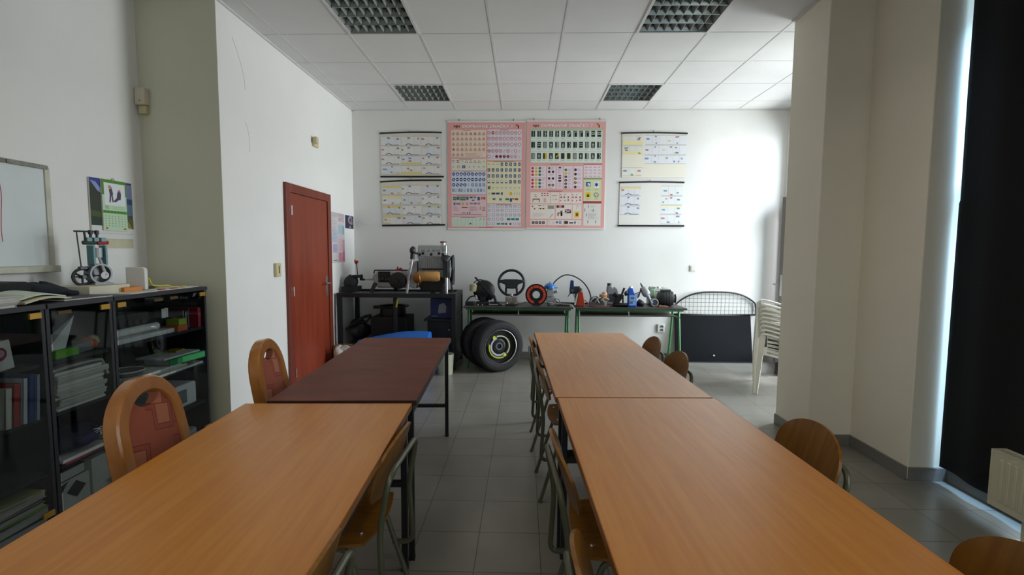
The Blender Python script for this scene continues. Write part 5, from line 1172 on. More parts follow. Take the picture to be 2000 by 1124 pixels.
for k, (x, z) in enumerate([(-1.255, 1.375), (-1.215, 1.39), (-1.115, 1.378), (-1.02, 1.39), (-0.975, 1.378)]):
    b = MM(); b.cyl((x, ey0-0.021, z), (x, ey0-0.018, z), 0.017, n=16); b.build('port', P('#0c0c0d'), t)
b = MM(); b.box(-1.28, ey0, 1.415, -0.965, ey1-0.03, 1.49); b.build('valve_cover', mat('valve_cover_grey', '#b0b2b3', 0.4, metal=0.4), t, bevel=0.012)
b = MM(); b.cyl((-0.985, 5.80, 1.485), (-0.985, 5.80, 1.52), 0.032, n=18); b.build('filler_neck', m_steel, t)
b = MM(); b.lathe([(0.0, 0.018), (0.036, 0.016), (0.04, 0.0), (0.0, 0.0)], (-0.985, 5.80, 1.52)); b.build('oil_cap', P('#5d1d1d'), t)
b = MM(); b.box(-0.972, ey0-0.01, 1.36, -0.93, 5.85, 1.49); b.build('timing_housing', m_steel, t, bevel=0.008)
for x in (-1.25, -1.18, -1.12, -1.06, -1.0): b = MM(); b.cyl((x, ey0-0.012, 1.418), (x, ey0-0.012, 1.432), 0.008, n=8); b.build('bolt', m_steel, t)
b = MM(); b.lathe([(0.0, -0.14), (0.052, -0.14), (0.062, -0.125), (0.062, 0.10), (0.05, 0.13), (0.0, 0.135)], (-1.135, 5.66, 1.115), (1, 0, 0)); b.lathe([(0.05, 0), (0.05, 0.008)], (-1.09, 5.66, 1.115), (1, 0, 0)); b.build('filter_canister', mat('tan_canister', '#b98a4e', 0.4, var=0.15, scale=9), t)
b = MM(); b.lathe([(0.0, -0.04), (0.058, -0.04), (0.070, -0.02), (0.070, 0.03), (0.05, 0.05), (0.0, 0.05)], (-1.265, 5.66, 1.10), (1, 0, 0)); b.cyl((-1.265, 5.64, 1.04), (-1.255, 5.635, 1.0), 0.016, 0.005, n=10); b.build('canister_head', mat('rust_brass', '#8f5e2c', 0.45, metal=0.4), t)
b = MM(); b.prism([(-1.29, 1.03), (-1.25, 0.93), (-1.0, 0.93), (-0.96, 1.03), (-0.96, 1.10), (-1.29, 1.10)], -5.95, -5.74, O=(0, 0, 0), X=(1, 0, 0), Y=(0, 0, 1)); b.build('oil_pan', P('#141415', 0.4), t, bevel=0.006)
b = MM(); b.prism([(-1.42, 0.99), (-1.31, 0.96), (-1.29, 1.05), (-1.29, 1.30), (-1.33, 1.29), (-1.42, 1.17)], -5.97, -5.72, O=(0, 0, 0), X=(1, 0, 0), Y=(0, 0, 1)); b.build('bell_housing', m_cast, t, bevel=0.01)
b = MM(); b.lathe([(0.0, 0.0), (0.115, 0.0), (0.115, 0.012), (0.0, 0.012)], (-1.305, 5.845, 1.19), (1, 0, 0)); b.build('flywheel_plate', m_steel, t)
b = MM(); b.prism([(-1.84, 1.00), (-1.78, 0.965), (-1.42, 0.965), (-1.42, 1.17), (-1.60, 1.175), (-1.80, 1.165), (-1.84, 1.12)], -5.95, -5.76, O=(0, 0, 0), X=(1, 0, 0), Y=(0, 0, 1)); b.build('gearbox_housing', m_cast, t, bevel=0.015)
b = MM(); b.box(-1.775, 5.745, 1.035, -1.63, 5.765, 1.165); b.build('gearbox_opening', P('#0d0d0e'), t, smooth=0)
for k in range(4): b = MM(); b.cyl((-1.76+0.036*k, 5.745, 1.06+0.006*(k % 2)), (-1.738+0.036*k, 5.745, 1.06+0.006*(k % 2)), 0.022+0.005*(k % 2), n=16); b.build('gear', m_dsteel, t)
b = MM(); b.tube([(-1.835, 5.80, 1.178), (-1.40, 5.80, 1.182)], 0.008, 8); b.tube([(-1.835, 5.80, 1.178), (-1.845, 5.80, 1.14)], 0.008, 8); b.build('selector_rod', m_black, t)
b = MM(); b.box(-1.575, 5.79, 1.165, -1.49, 5.83, 1.195); b.box(-1.555, 5.79, 1.195, -1.545, 5.83, 1.225); b.box(-1.53, 5.79, 1.195, -1.505, 5.83, 1.21); b.box(-1.40, 5.80, 1.23, -1.335, 5.85, 1.28); b.build('red_bracket', P('#8c1f24'), t, bevel=0.003)
b = MM(); b.lathe([(0.0, 0.06), (0.05, 0.06), (0.10, 0.045), (0.105, 0.0), (0.0, 0.0)], (-1.535, 5.76, 1.055), (0, -1, 0)); b.lathe([(0.0, 0.075), (0.022, 0.075), (0.03, 0.05)], (-1.535, 5.76, 1.055), (0, -1, 0), n=16); b.build('clutch_cover', P('#1d1d1f', 0.5), t)
b = MM(); b.tube([(-1.98, 5.82, 1.063), (-1.84, 5.82, 1.066)], [0.006, 0.014], 10); b.cyl((-1.86, 5.84, 1.09), (-1.80, 5.84, 1.09), 0.04, 0.06, n=18); b.build('output_shaft', m_cast, t)
for (x, dx) in ((-1.80, -0.05), (-1.66, 0.05)):
    b = MM(); b.tube([(x, 5.72 if dx < 0 else 5.95, 1.03), (x+dx, 5.70 if dx < 0 else 5.97, BZ-0.005)], 0.022, sec=[(1, .4), (-1, .4), (-1, -.4), (1, -.4)]); b.build('foot', m_dsteel, t, smooth=0)
b = MM(); b.tube([(-1.40, 5.64, BZ-0.005), (-1.335, 5.66, 1.32)], 0.016, 12); b.build('silver_strut', m_alu, t)
b = MM(); b.cyl((-1.335, 5.66, 1.32), (-1.33, 5.66, 1.385), 0.026, n=12); b.blob((-1.33, 5.67, 1.425), 0.036, 0.04, 0.045, 2, 0.15, 12, 8); b.cyl((-1.32, 5.67, 1.40), (-1.275, 5.70, 1.385), 0.012, n=8); b.build('thermostat_elbow', m_dsteel, t)
b = MM(); b.tube([(-0.925, 5.66, BZ-0.005), (-0.925, 5.66, 1.10)], 0.020, 12); b.build('silver_strut', m_alu, t)
b = MM(); b.box(-0.965, 5.65, 1.09, -0.905, 5.80, 1.30); b.blob((-0.935, 5.70, 1.32), 0.06, 0.06, 0.05, 6, 0.2, 12, 8); b.build('pump_bracket', m_dsteel, t, bevel=0.006)
b = MM(); b.box(-0.955, 5.655, 1.31, -0.90, 5.68, 1.335); b.build('red_clip', P('#7a1722'), t)
for z, r in ((1.29, 0.075), (1.10, 0.085)):
    b = MM(); b.lathe([(0.0, 0.03), (r*0.5, 0.03), (r, 0.026), (r-0.012, 0.015), (r, 0.004), (0, 0.0)], (-0.885, 5.78, z), (1, 0, 0)); b.build('pulley', P('#222225', 0.4), t)
b = MM(); Pb = arc((-0.862, 5.78, 1.29), 0.078, 0, PI, 12, (0, 1, 0), (0, 0, 1))+arc((-0.862, 5.78, 1.10), 0.088, PI, 2*PI, 12, (0, 1, 0), (0, 0, 1)); b.tube(Pb, 0.008, 6, closed=True); b.build('drive_belt', m_rubber, t)
b = MM(); b.tube(spline([(-0.87, 5.70, 1.26), (-0.845, 5.68, 1.15), (-0.865, 5.69, 1.03), (-0.85, 5.69, BZ)], 5), 0.007, 6); b.tube(spline([(-0.89, 5.70, 1.1), (-0.87, 5.68, 1.0), (-0.88, 5.69, BZ)], 5), 0.007, 6); b.build('cable', m_rubber, t)
for x in (-1.12, -1.0): b = MM(); b.box(x-0.02, 5.745, BZ-0.02, x+0.02, 5.93, 0.94); b.build('engine_mount', m_dsteel, t, smooth=0)
b = MM(); b.tube([(-1.26, 5.705, 1.13), (-1.262, 5.702, 1.31)], 0.003, 6); b.tube([(-1.235, 5.705, 1.15), (-1.236, 5.702, 1.31)], 0.004, 6); b.build('dipstick', m_steel, t)
# --- gear lever
t = thing('gear_lever', 'gear lever with a red and pale knob on a dark box at the bench corner', 'gear lever', (-2.10, 5.80, BZ)); M = W(t.location)
b = MB(M=M); b.box(-2.21, 5.70, BZ, -2.04, 5.92, 0.98); b.blob((-2.13, 5.80, 1.02), 0.085, 0.09, 0.10, 8, 0.1, 16, 10); b.build('shift_box', m_rubber, t, bevel=0.01)
b = MB(M=M); b.box(-2.10, 5.76, 1.085, -2.0, 5.84, 1.12); b.box(-2.02, 5.79, 1.06, -1.985, 5.82, 1.125); b.build('shift_plate', m_black, t, bevel=0.004)
b = MB(M=M); b.tube([(-2.045, 5.80, 1.12), (-2.06, 5.80, 1.27)], 0.006, 8); b.build('stick', m_black, t)
b = MB(M=M); b.lathe([(0.008, 0), (0.022, 0.02), (0.026, 0.05), (0.0, 0.055)], (-2.06, 5.80, 1.25)); kb = b.build('knob', P('#a52420', 0.3), t)
b = MB(M=M); b.lathe([(0.0265, 0.0), (0.026, 0.012), (0.02, 0.022), (0.0, 0.025)], (-2.06, 5.80, 1.296)); b.build('knob_top', P('#d8c39a', 0.3), kb)
b = MB(M=M); b.tube([(-2.02, 5.81, 1.065), (-1.985, 5.82, 1.063)], 0.014, 10); b.tube([(-1.99, 5.82, 1.063), (-1.96, 5.82, 1.063)], [0.014, 0.01], 10); b.build('linkage', m_black, t)
# --- things under and in the bench
slab('blue_carton', 'dark blue carton with a pale print, on the black cabinet inside the bench', 'carton', (-1.0, 5.86, 0.60), 0.27, 0.25, 0.24, 0, m=P('#17265f', 0.5)); bc = [o for o in C.objects if o.name.startswith('blue_carton')][-1]
b = MB(); b.add([(-0.045, -0.1265, 0.06), (0.055, -0.1265, 0.07), (0.06, -0.1265, 0.15), (0.03, -0.1265, 0.19), (-0.03, -0.1265, 0.165)], [(0, 1, 2, 3, 4)]); b.add([(-0.12, -0.1265, 0.02), (-0.05, -0.1265, 0.02), (-0.05, -0.1265, 0.03), (-0.12, -0.1265, 0.03)], [(0, 1, 2, 3)]); b.build('print', P('#8f9096'), bc, smooth=0)
t = thing('small_cabinet', 'small black cabinet under the dark blue carton', 'cabinet', (-1.01, 5.86, 0))
b = MB(); b.box(-0.15, -0.19, 0, 0.15, 0.2, 0.575); b.build('body', P('#0f1013', 0.5), t, smooth=0)
b = MB(); b.box(-0.19, -0.21, 0.575, 0.155, 0.21, 0.60); b.build('top', P('#1b1c1f', 0.45), t, bevel=0.004)
b = MB(); b.box(-0.145, -0.196, 0.02, 0.145, -0.19, 0.565); d = b.build('door', P('#101114', 0.5), t, smooth=0)
b = MB(); b.cyl((0.115, -0.2, 0.47), (0.115, -0.196, 0.47), 0.009, n=10); b.build('lock', m_steel, d)
slab('black_crate', 'black crate under the engine bench with a black basin on it', 'crate', (-1.66, 5.96, 0.0), 0.46, 0.36, 0.60, 0, m=P('#0d0e10', 0.6), bevel=0.008)
t = thing('black_basin', 'black rimmed basin on the crate under the engine bench', 'basin', (-1.65, 5.93, 0.60))
b = MB(); b.lathe([(0.0, 0.0), (0.15, 0.0), (0.16, 0.03), (0.155, 0.11), (0.145, 0.11), (0.14, 0.01), (0, 0.01)], (0, 0, 0)); b.build('bowl', m_blackpl, t)
b = MB(); b.lathe([(0.155, 0.0), (0.20, 0.008), (0.205, 0.022), (0.155, 0.018)], (0, 0, 0.108)); b.box(-0.24, -0.04, 0.09, -0.17, 0.04, 0.125); b.build('rim', m_blackpl, t, bevel=0.003)
t = thing('trestle_post', 'dark post with a yellow tag standing below the engine bench', 'post', (-1.545, 5.66, 0))
b = MB(); b.box(-0.022, -0.022, 0, 0.022, 0.022, 0.86); b.build('post', m_black, t, bevel=0.003)
b = MB(); b.box(-0.06, -0.03, 0.86, 0.085, 0.03, 0.882); b.build('head_plate', m_black, t, bevel=0.003)
b = MB(); b.box(-0.09, -0.09, 0, 0.09, 0.09, 0.014); b.build('foot_plate', m_black, t)
b = MB(); b.box(0.026, -0.026, 0.74, 0.046, -0.023, 0.84, M=rot((0.035, 0, 0.84), 'Y', 0.18)); b.build('yellow_tag', P('#c9c81e'), t, smooth=0)
t = thing('dark_parts_heap', 'heap of dark car trim and hoses in the left part of the bench', 'car parts', (-2.07, 5.88, 0.0))
m_heap = mat('dark_trim', '#121214', 0.6, var=0.3, scale=8)
b = MB(); b.blob((0.0, 0.02, 0.42), 0.13, 0.17, 0.12, 21, 0.22, 20, 14); b.build('trim_bundle', m_heap, t)
b = MB(); b.blob((0.0, 0.0, 0.16), 0.13, 0.18, 0.165, 22, 0.10, 20, 14, flat=0.0); b.build('lower_bundle', m_heap, t)
b = MB(); b.tube(spline([(-0.12, -0.1, 0.45), (-0.02, -0.14, 0.52), (0.10, -0.12, 0.60), (0.19, -0.08, 0.62)], 6), 0.018, 8); b.tube(spline([(0.02, -0.1, 0.56), (0.12, -0.1, 0.54), (0.17, -0.06, 0.60)], 6), 0.014, 8); b.build('hose', m_rubber, t)
t = thing('blue_bag', 'bright blue carrier bag with a black handle on the floor before the bench', 'bag', (-1.42, 5.36, 0.0))
b = MB(); b.tube(spline([(-0.46, 0, 0.20), (-0.25, 0, 0.225), (-0.02, 0, 0.245), (0.24, 0, 0.255), (0.34, 0, 0.25)], 5), [0.19+0.005*k if k < 12 else 0.25 for k in range(21)], 16, sec=[(math.cos(2*PI*k/16)*1.0, math.sin(2*PI*k/16)*0.62) for k in range(16)], ref=(0, 0, 1))
b.M = Matrix.Identity(4); bb = b.build('bag', mat('blue_bag_cloth', '#1a62b8', 0.5, bump=0.4, bscale=18), t, bevel=0.03, seg=3)
b = MB(); b.box(-0.15, -0.150, 0.38, 0.10, -0.132, 0.43); b.tube(arc((-0.03, -0.152, 0.40), 0.07, PI, 2*PI, 10, (1, 0, 0), (0, 0, 1)), 0.012, 8); b.build('handle', m_blackpl, t)
t = thing('carrier_bag', 'thin white carrier bag standing at the left foot of the bench', 'bag', (-2.06, 5.28, 0))
b = MB(); b.blob((0.02, 0, 0.13), 0.13, 0.10, 0.17, 31, 0.25, 18, 12, flat=0.0); b.build('bag', mat('white_film', '#cfccc4', 0.4), t)
b = MB(); b.tube(arc((0.05, -0.02, 0.27), 0.07, 0.1, PI-0.1, 10, (1, 0, 0), (0, 0, 1)), 0.010, 6); b.build('handle', MATS['white_film'], t)
slab('brown_carton', 'open brown carton beside the white carrier bag', 'carton', (-2.12, 5.47, 0), 0.19, 0.14, 0.31, 0.1, m=P('#7d5b40', 0.8))
t = thing('white_bucket', 'pale bucket on the floor between the bench leg and the tyre', 'bucket', (-0.90, 5.40, 0))
b = MB(); b.lathe([(0.0, 0.0), (0.085, 0.0), (0.10, 0.235), (0.093, 0.235), (0.08, 0.012), (0, 0.012)]); b.build('bucket', P('#a9ab94', 0.4), t)
b = MB(); b.tube(arc((0, 0, 0.225), 0.105, 0, PI, 14, (1, 0, 0), (0, 0.95, 0.3)), 0.003, 6); b.build('bail', m_dsteel, t)

# ================================================================= WALL DESKS
m_dtop = mat('dark_desk_board', '#3a3330', 0.5, var=0.15, scale=6)
m_shelf = mat('grey_desk_shelf', '#6b6862', 0.5, var=0.1, scale=8)
def desk(label, x0, x1, y0=5.62, y1=6.2, z=0.76):
    c = ((x0+x1)/2, (y0+y1)/2, 0); t = thing('school_desk', label, 'desk', c, 0, 'school desks along the back wall'); M = W(c)
    b = MB(M=M); b.box(x0, y0, z-0.02, x1, y1, z); b.build('desktop', m_dtop, t, bevel=0.003, smooth=0)
    b = MB(M=M); b.box(x0+0.03, y0+0.04, z-0.045, x1-0.03, y0+0.065, z-0.021); b.box(x0+0.03, y1-0.065, z-0.045, x1-0.03, y1-0.04, z-0.021); b.build('top_rail', m_green, t, smooth=0)
    for x in (x0+0.05, x1-0.05):
        b = MB(M=M); b.tube([(x, y0+0.16, z-0.02), (x, y0+0.05, 0)], 0.014, 10); b.build('leg', m_green, t)
        b = MB(M=M); b.tube([(x, y1-0.2, z-0.02), (x, y1-0.05, 0)], 0.014, 10); b.build('leg', m_green, t)
        b = MB(M=M); b.tube([(x, y0+0.13, z-0.13), (x, y1-0.14, z-0.13)], 0.010, 8); b.build('shelf_bracket', m_green, t)
    b = MB(M=M); b.box(x0+0.07, y0+0.14, z-0.122, x1-0.07, y1-0.12, z-0.116); b.box(x0+0.07, y0+0.14, z-0.122, x1-0.07, y0+0.146, z-0.105); b.box(x0+0.07, y1-0.126, z-0.122, x1-0.07, y1-0.12, z-0.06); b.build('book_shelf', m_shelf, t, smooth=0)
    b = MB(M=M); b.tube([(c[0], y0+0.14, z-0.11), (c[0], y0+0.2, z-0.03)], 0.008, 6); b.build('shelf_stay', m_white, t)
    return t
desk('dark topped desk with green tube legs, carrying the steering wheel', -0.72, 0.595)
desk('dark topped desk with green tube legs, carrying the blue oil bottle', 0.625, 1.935)
ZD = 0.76
def TH(name, label, cat, x, y, z=ZD, group=None, rz=0.0):
    t = thing(name, label, cat, (x, y, z), rz, group); return t, W((x, y, z))
# brake servo with pedal arm
t, M = TH('brake_servo', 'black round brake servo with a cream reservoir and a slanting rod', 'brake servo', -0.53, 5.86)
b = MB(M=M); b.lathe([(0, 0), (0.07, 0), (0.125, 0.03), (0.135, 0.06), (0.125, 0.09), (0.06, 0.12), (0, 0.125)], (-0.50, 5.93, 0.925), (0.15, -1, 0.1)); b.build('drum', P('#101113', 0.25), t)
b = MB(M=M); b.lathe([(0.0, 0), (0.038, 0.0), (0.043, 0.02), (0.043, 0.075), (0.03, 0.09), (0, 0.095)], (-0.625, 5.80, 0.93), (0.1, 0, 1)); b.build('reservoir', P('#b5ad84', 0.4), t)
b = MB(M=M); b.cyl((-0.585, 5.78, 0.88), (-0.57, 5.76, 0.835), 0.012, n=10); b.build('outlet', m_steel, t)
b = MB(M=M); b.tube([(-0.59, 5.74, 1.105), (-0.36, 5.76, 0.855)], 0.011, sec=[(1, .9), (-1, .9), (-1, -.9), (1, -.9)]); b.build('pedal_rod', m_black, t, smooth=0)
b = MB(M=M); b.box(-0.58, 5.78, ZD, -0.43, 5.92, 0.80); b.box(-0.54, 5.80, 0.80, -0.47, 5.90, 0.86); b.build('base_block', m_black, t, bevel=0.006)
b = MB(M=M); b.tube(spline([(-0.42, 5.82, 0.83), (-0.37, 5.8, 0.87), (-0.34, 5.79, 0.82), (-0.33, 5.79, 0.775)], 5), 0.022, 8); b.box(-0.41, 5.77, ZD, -0.30, 5.87, 0.80); b.build('pedal_foot', m_black, t, bevel=0.005)
b = MB(M=M); b.tube(arc((-0.54, 5.86, 0.98), 0.088, 0.9, PI*0.95, 10), 0.006, 6); b.build('spring_hose', m_rubber, t)
for x in (-0.555, -0.50): b = MB(M=M); b.lathe([(0, 0.012), (0.007, 0.010), (0.009, 0.0), (0, 0)], (x, 5.765, ZD+0.004), (0, -1, 0.4)); b.build('nut', m_steel, t)
# steering wheel on a pale bracket
t, M = TH('steering_wheel_assembly', 'black three-spoke steering wheel leaning against the back wall', 'steering wheel', -0.155, 6.0)
o = V((-0.155, 6.03, 1.02)); X = V((1, 0, 0)); Y = V((0, 0.18, 0.98)).normalized(); rr = 0.162
b = MB(M=M); b.tube([o+X*(rr*math.cos(2*PI*k/40))+Y*(rr*math.sin(2*PI*k/40)) for k in range(40)], 0.0165, 10, closed=True); b.build('rim', mat('black_leather', '#141417', 0.5), t)
b = MB(M=M); b.prism([(-0.155, 0.005), (-0.155, 0.035), (-0.07, 0.045), (0.07, 0.045), (0.155, 0.035), (0.155, 0.005), (0.085, -0.02), (0.075, -0.06), (0.03, -0.075), (-0.03, -0.075), (-0.075, -0.06), (-0.085, -0.02)], -0.012, 0.022, O=o, X=X, Y=Y); b.build('hub_pad', P('#1a1c1e', 0.5), t, bevel=0.008)
for sx in (-1, 1): b = MB(M=M); b.prism([(sx*0.05, -0.06), (sx*0.08, -0.06), (sx*0.085, -0.14), (sx*0.06, -0.15)][::sx], -0.006, 0.01, O=o, X=X, Y=Y); b.build('spoke', P('#1a1c1e', 0.5), t, bevel=0.003)
t, M = TH('steering_column_cover', 'pale grey column shroud under the steering wheel', 'column shroud', -0.15, 5.90)
for sx in (-1, 1): b = MB(M=M); b.box(-0.15+0.003 if sx > 0 else -0.225, 5.85, ZD, -0.075 if sx > 0 else -0.153, 5.95, 0.865); b.build('shell_half', P('#9b9690', 0.5), t, bevel=0.018, seg=3)
b = MB(M=M); b.cyl((-0.15, 5.90, 0.865), (-0.15, 5.905, 0.895), 0.02, n=12); b.build('collar', m_steel, t)
# brake drum plate
t, M = TH('drum_brake', 'drum brake plate with red shoes standing on edge', 'drum brake', 0.155, 5.79)
o = V((0.155, 5.79, 0.893)); ax = V((0, -1, 0.08)).normalized()
b = MB(M=M); b.lathe([(0.045, -0.01), (0.132, -0.012), (0.134, 0.018), (0.124, 0.018), (0.122, 0.0), (0.045, 0.002), (0.045, -0.01)], o, ax, 36); b.build('back_plate', P('#121214', 0.4), t)
for a0, a1 in ((PI*0.62, PI*1.40), (-PI*0.40, PI*0.38), (PI*0.40, PI*0.60)):
    b = MB(M=M); pts = arc((0, 0, 0), 1, a0, a1, 14, (1, 0, 0), (0, 0, 1)); b.tube([o+ax*0.02+q*0.100 for q in pts], 0.019, sec=[(1, .75), (-1, .75), (-1, -.75), (1, -.75)], ref=tuple(ax)); b.build('brake_shoe', P('#bf3a22', 0.5), t, smooth=30)
b = MB(M=M); b.lathe([(0.047, 0.0), (0.047, 0.02), (0.06, 0.02), (0.062, 0.0)], o, ax, 24)
for k in range(4): a = PI/4+k*PI/2; q = o+V((0.062*math.cos(a), 0, 0.062*math.sin(a))); b.lathe([(0, 0.012), (0.008, 0.012), (0.008, 0)], q, ax, 8)
b.build('hub_ring', P('#1b1b1d', 0.4), t)
# carburettor with blue cap
t, M = TH('carburettor', 'small carburettor with a blue domed cap behind the drum brake', 'carburettor', 0.335, 5.90)
b = MB(M=M); b.lathe([(0.0, 0.045), (0.02, 0.044), (0.045, 0.034), (0.068, 0.012), (0.07, -0.02), (0.05, -0.028), (0, -0.028)], (0.325, 5.90, 0.985)); b.cyl((0.325, 5.90, 1.028), (0.325, 5.90, 1.045), 0.006, n=8); b.box(0.37, 5.885, 0.965, 0.42, 5.91, 0.977); b.build('cap', P('#2f6db5', 0.3), t)
b = MB(M=M); b.box(0.29, 5.865, 0.86, 0.37, 5.935, 0.958); b.cyl((0.29, 5.90, 0.90), (0.26, 5.90, 0.90), 0.02, n=12); b.cyl((0.37, 5.88, 0.915), (0.42, 5.87, 0.935), 0.018, n=10); b.box(0.28, 5.86, 0.80, 0.40, 5.94, 0.855); b.cyl((0.34, 5.90, ZD), (0.34, 5.90, 0.80), 0.04, n=14); b.build('body', m_cast, t, bevel=0.004)
b = MB(M=M); b.tube(rpath([(0.38, 5.86, 0.83), (0.43, 5.85, 0.84), (0.45, 5.85, 0.79)], 0.02), 0.005, 6); b.build('linkage', m_steel, t)
# hose loop
t, M = TH('drive_belt', 'large black belt standing in a loop between the desks', 'belt', 0.56, 6.05)
pts = spline([(0.44, 6.02, 0.768), (0.36, 6.05, 0.90), (0.38, 6.07, 1.01), (0.46, 6.08, 1.09), (0.55, 6.08, 1.125), (0.66, 6.08, 1.10), (0.77, 6.06, 1.02), (0.84, 6.03, 0.90), (0.845, 6.0, 0.80), (0.80, 5.98, 0.772), (0.62, 6.0, 0.770)], 6, closed=True)
b = MB(M=M); b.tube(pts, 0.009, sec=[(1, .8), (-1, .8), (-1, -.8), (1, -.8)], ref=(0, 1, 0), closed=True); b.build('belt', m_rubber, t, smooth=40)
b = MB(M=M); b.tube([(0.47, 5.96, 0.772), (0.68, 5.97, 0.772)], 0.012, 8); b.build('belt_lying_run', m_rubber, t)
# water pump with blue fan
t, M = TH('water_pump', 'water pump with dark blue fan blades behind the red bottle', 'water pump', 0.64, 5.93)
o = V((0.60, 5.93, 0.93)); ax = V((-1, -0.25, 0)).normalized()
b = MB(M=M)
for a in (PI/2+0.1, PI/2+2*PI/3, PI/2+4*PI/3):
    u = V((0, 0, 1))*math.sin(a)+ax.cross(V((0, 0, 1)))*math.cos(a); s_ = ax.cross(u)
    f_ = lambda p, q, u=u, s_=s_: o+u*(0.02+0.058*(p+1))+(s_*0.85+ax*0.5)*(q*(0.030-0.006*p))+ax*0.004*(1-q*q)
    b.sheet(f_, 6, 4, 0.004)
b.build('fan_blades', P('#2b4f86', 0.35), t)
b = MB(M=M); b.cyl(o+ax*0.02, o-ax*0.07, 0.035, n=16); b.box(0.63, 5.90, 0.92, 0.70, 5.96, 0.99); b.cyl((0.69, 5.93, 0.95), (0.71, 5.92, 0.93), 0.035, n=14); b.box(0.64, 5.90, ZD, 0.68, 5.96, 0.93); b.build('pump_body', m_dsteel, t, bevel=0.004)
# red bottle
t, M = TH('red_bottle', 'rust-red squeeze bottle with a white side at the desk edge', 'bottle', 0.685, 5.76)
b = MB(M=M); b.prism([(0.632, ZD), (0.738, ZD), (0.742, 0.80), (0.722, 0.93), (0.69, 0.945), (0.665, 0.93)], -5.785, -5.735, O=(0, 0, 0), X=(1, 0, 0), Y=(0, 0, 1)); b.build('bottle', P('#9c2f14', 0.35), t, bevel=0.01, seg=3)
b = MB(M=M); b.prism([(0.612, 0.775), (0.640, 0.775), (0.664, 0.92), (0.648, 0.91)], -5.78, -5.74, O=(0, 0, 0), X=(1, 0, 0), Y=(0, 0, 1)); b.build('white_side', m_white, t, bevel=0.006)
b = MB(M=M); b.cyl((0.692, 5.76, 0.942), (0.694, 5.76, 0.975), 0.02, 0.016, n=12); b.build('cap', P('#4a4440'), t)
# spark leads heap
t, M = TH('ignition_leads', 'tangled heap of striped ignition leads and a coil pack', 'cables', 0.87, 5.80)
b = MB(M=M); b.prism([(0.80, ZD), (0.98, ZD), (0.99, 0.80), (0.90, 0.88), (0.82, 0.86)], -5.87, -5.78, O=(0, 0, 0), X=(1, 0, 0), Y=(0, 0, 1)); b.build('coil_pack', P('#4b4c4e', 0.5), t, bevel=0.006)
for k in range(5):
    b = MB(M=M); x = 0.81+0.03*k; b.tube(spline([(x, 5.79, 0.80), (x+0.03, 5.77, 0.85), (x+0.07, 5.77, 0.862), (x+0.11, 5.775, 0.80+0.01*k)], 5), 0.007, 6); b.build('lead', P(['#b9bab8', '#2c2c2e'][k % 2]), t)
b = MB(M=M); b.tube(spline([(0.72, 5.76, 0.80), (0.76, 5.74, 0.772), (0.86, 5.70, 0.768), (0.98, 5.72, 0.768), (1.05, 5.74, 0.77)], 6), 0.006, 6); b.tube(spline([(0.75, 5.80, 0.83), (0.78, 5.76, 0.80), (0.80, 5.74, 0.768), (0.90, 5.73, 0.768)], 6), 0.006, 6); b.build('loose_lead', P('#7b4a48'), t)
# tins and bottles
t, M = TH('orange_tin', 'orange and white paint tin with a peeled lid', 'tin', 0.985, 5.88)
b = MB(M=M); b.cyl((0.985, 5.88, ZD), (0.985, 5.88, 0.90), 0.048, n=20); b.build('can', P('#c7c2bb', 0.4), t)
b = MB(M=M); b.lathe([(0.0485, 0), (0.0485, 0.07)], (0.985, 5.88, 0.82), n=20); b.build('orange_label', P('#c98a3a', 0.5), t)
b = MB(M=M); b.lathe([(0, 0.0), (0.035, 0.0), (0.03, 0.02), (0.012, 0.032), (0, 0.034)], (1.0, 5.88, 0.90)); b.build('lid', P('#caa08f', 0.5), t)
t, M = TH('grey_oil_bottle', 'grey oil bottle with a dark label and handle, at the back of the desk', 'bottle', 1.10, 5.96)
b = MB(M=M); b.prism([(1.04, ZD), (1.18, ZD), (1.18, 0.93), (1.165, 0.97), (1.14, 0.985), (1.11, 0.97), (1.10, 1.0), (1.045, 1.0), (1.04, 0.95)], -6.0, -5.92, O=(0, 0, 0), X=(1, 0, 0), Y=(0, 0, 1)); b.build('bottle', P('#7a7c80', 0.35), t, bevel=0.012, seg=3)
b = MB(M=M); b.cyl((1.072, 5.96, 1.0), (1.072, 5.96, 1.03), 0.027, n=16); b.build('cap', P('#2e2f33'), t)
b = MB(M=M); b.box(1.06, 5.9185, 0.80, 1.165, 5.92, 0.90); b.build('label', P('#2b2d31'), t, smooth=0)
t, M = TH('throttle_linkage', 'dark throttle bracket with levers in front of the grey oil bottle', 'car part', 1.17, 5.80)
b = MB(M=M); b.prism([(1.09, ZD), (1.14, ZD), (1.21, 0.87), (1.22, 0.90), (1.16, 0.91), (1.11, 0.85)], -5.84, -5.78, O=(0, 0, 0), X=(1, 0, 0), Y=(0, 0, 1)); b.build('bracket', P('#1b1c1c', 0.5), t, bevel=0.006)
b = MB(M=M); b.tube([(1.195, 5.80, 0.90), (1.225, 5.79, 0.985)], [0.011, 0.014], 8); b.tube([(1.21, 5.80, 0.90), (1.215, 5.80, ZD+0.005)], 0.010, 8); b.cyl((1.23, 5.80, 0.905), (1.26, 5.80, 0.915), 0.022, n=12); b.tube([(1.23, 5.80, 0.93), (1.285, 5.79, 0.965)], 0.006, 6); b.build('lever', m_dsteel, t)
b = MB(M=M); b.blob((1.20, 5.75, ZD+0.022), 0.10, 0.05, 0.024, 15, 0.25, 16, 8, flat=ZD+0.001); b.blob((1.12, 5.80, 0.90), 0.035, 0.03, 0.03, 16, 0.2, 12, 8); b.build('loose_fittings', m_dsteel, t)
t, M = TH('blue_oil_bottle', 'bright blue oil bottle with a white cap and pale label at the desk edge', 'bottle', 1.305, 5.73)
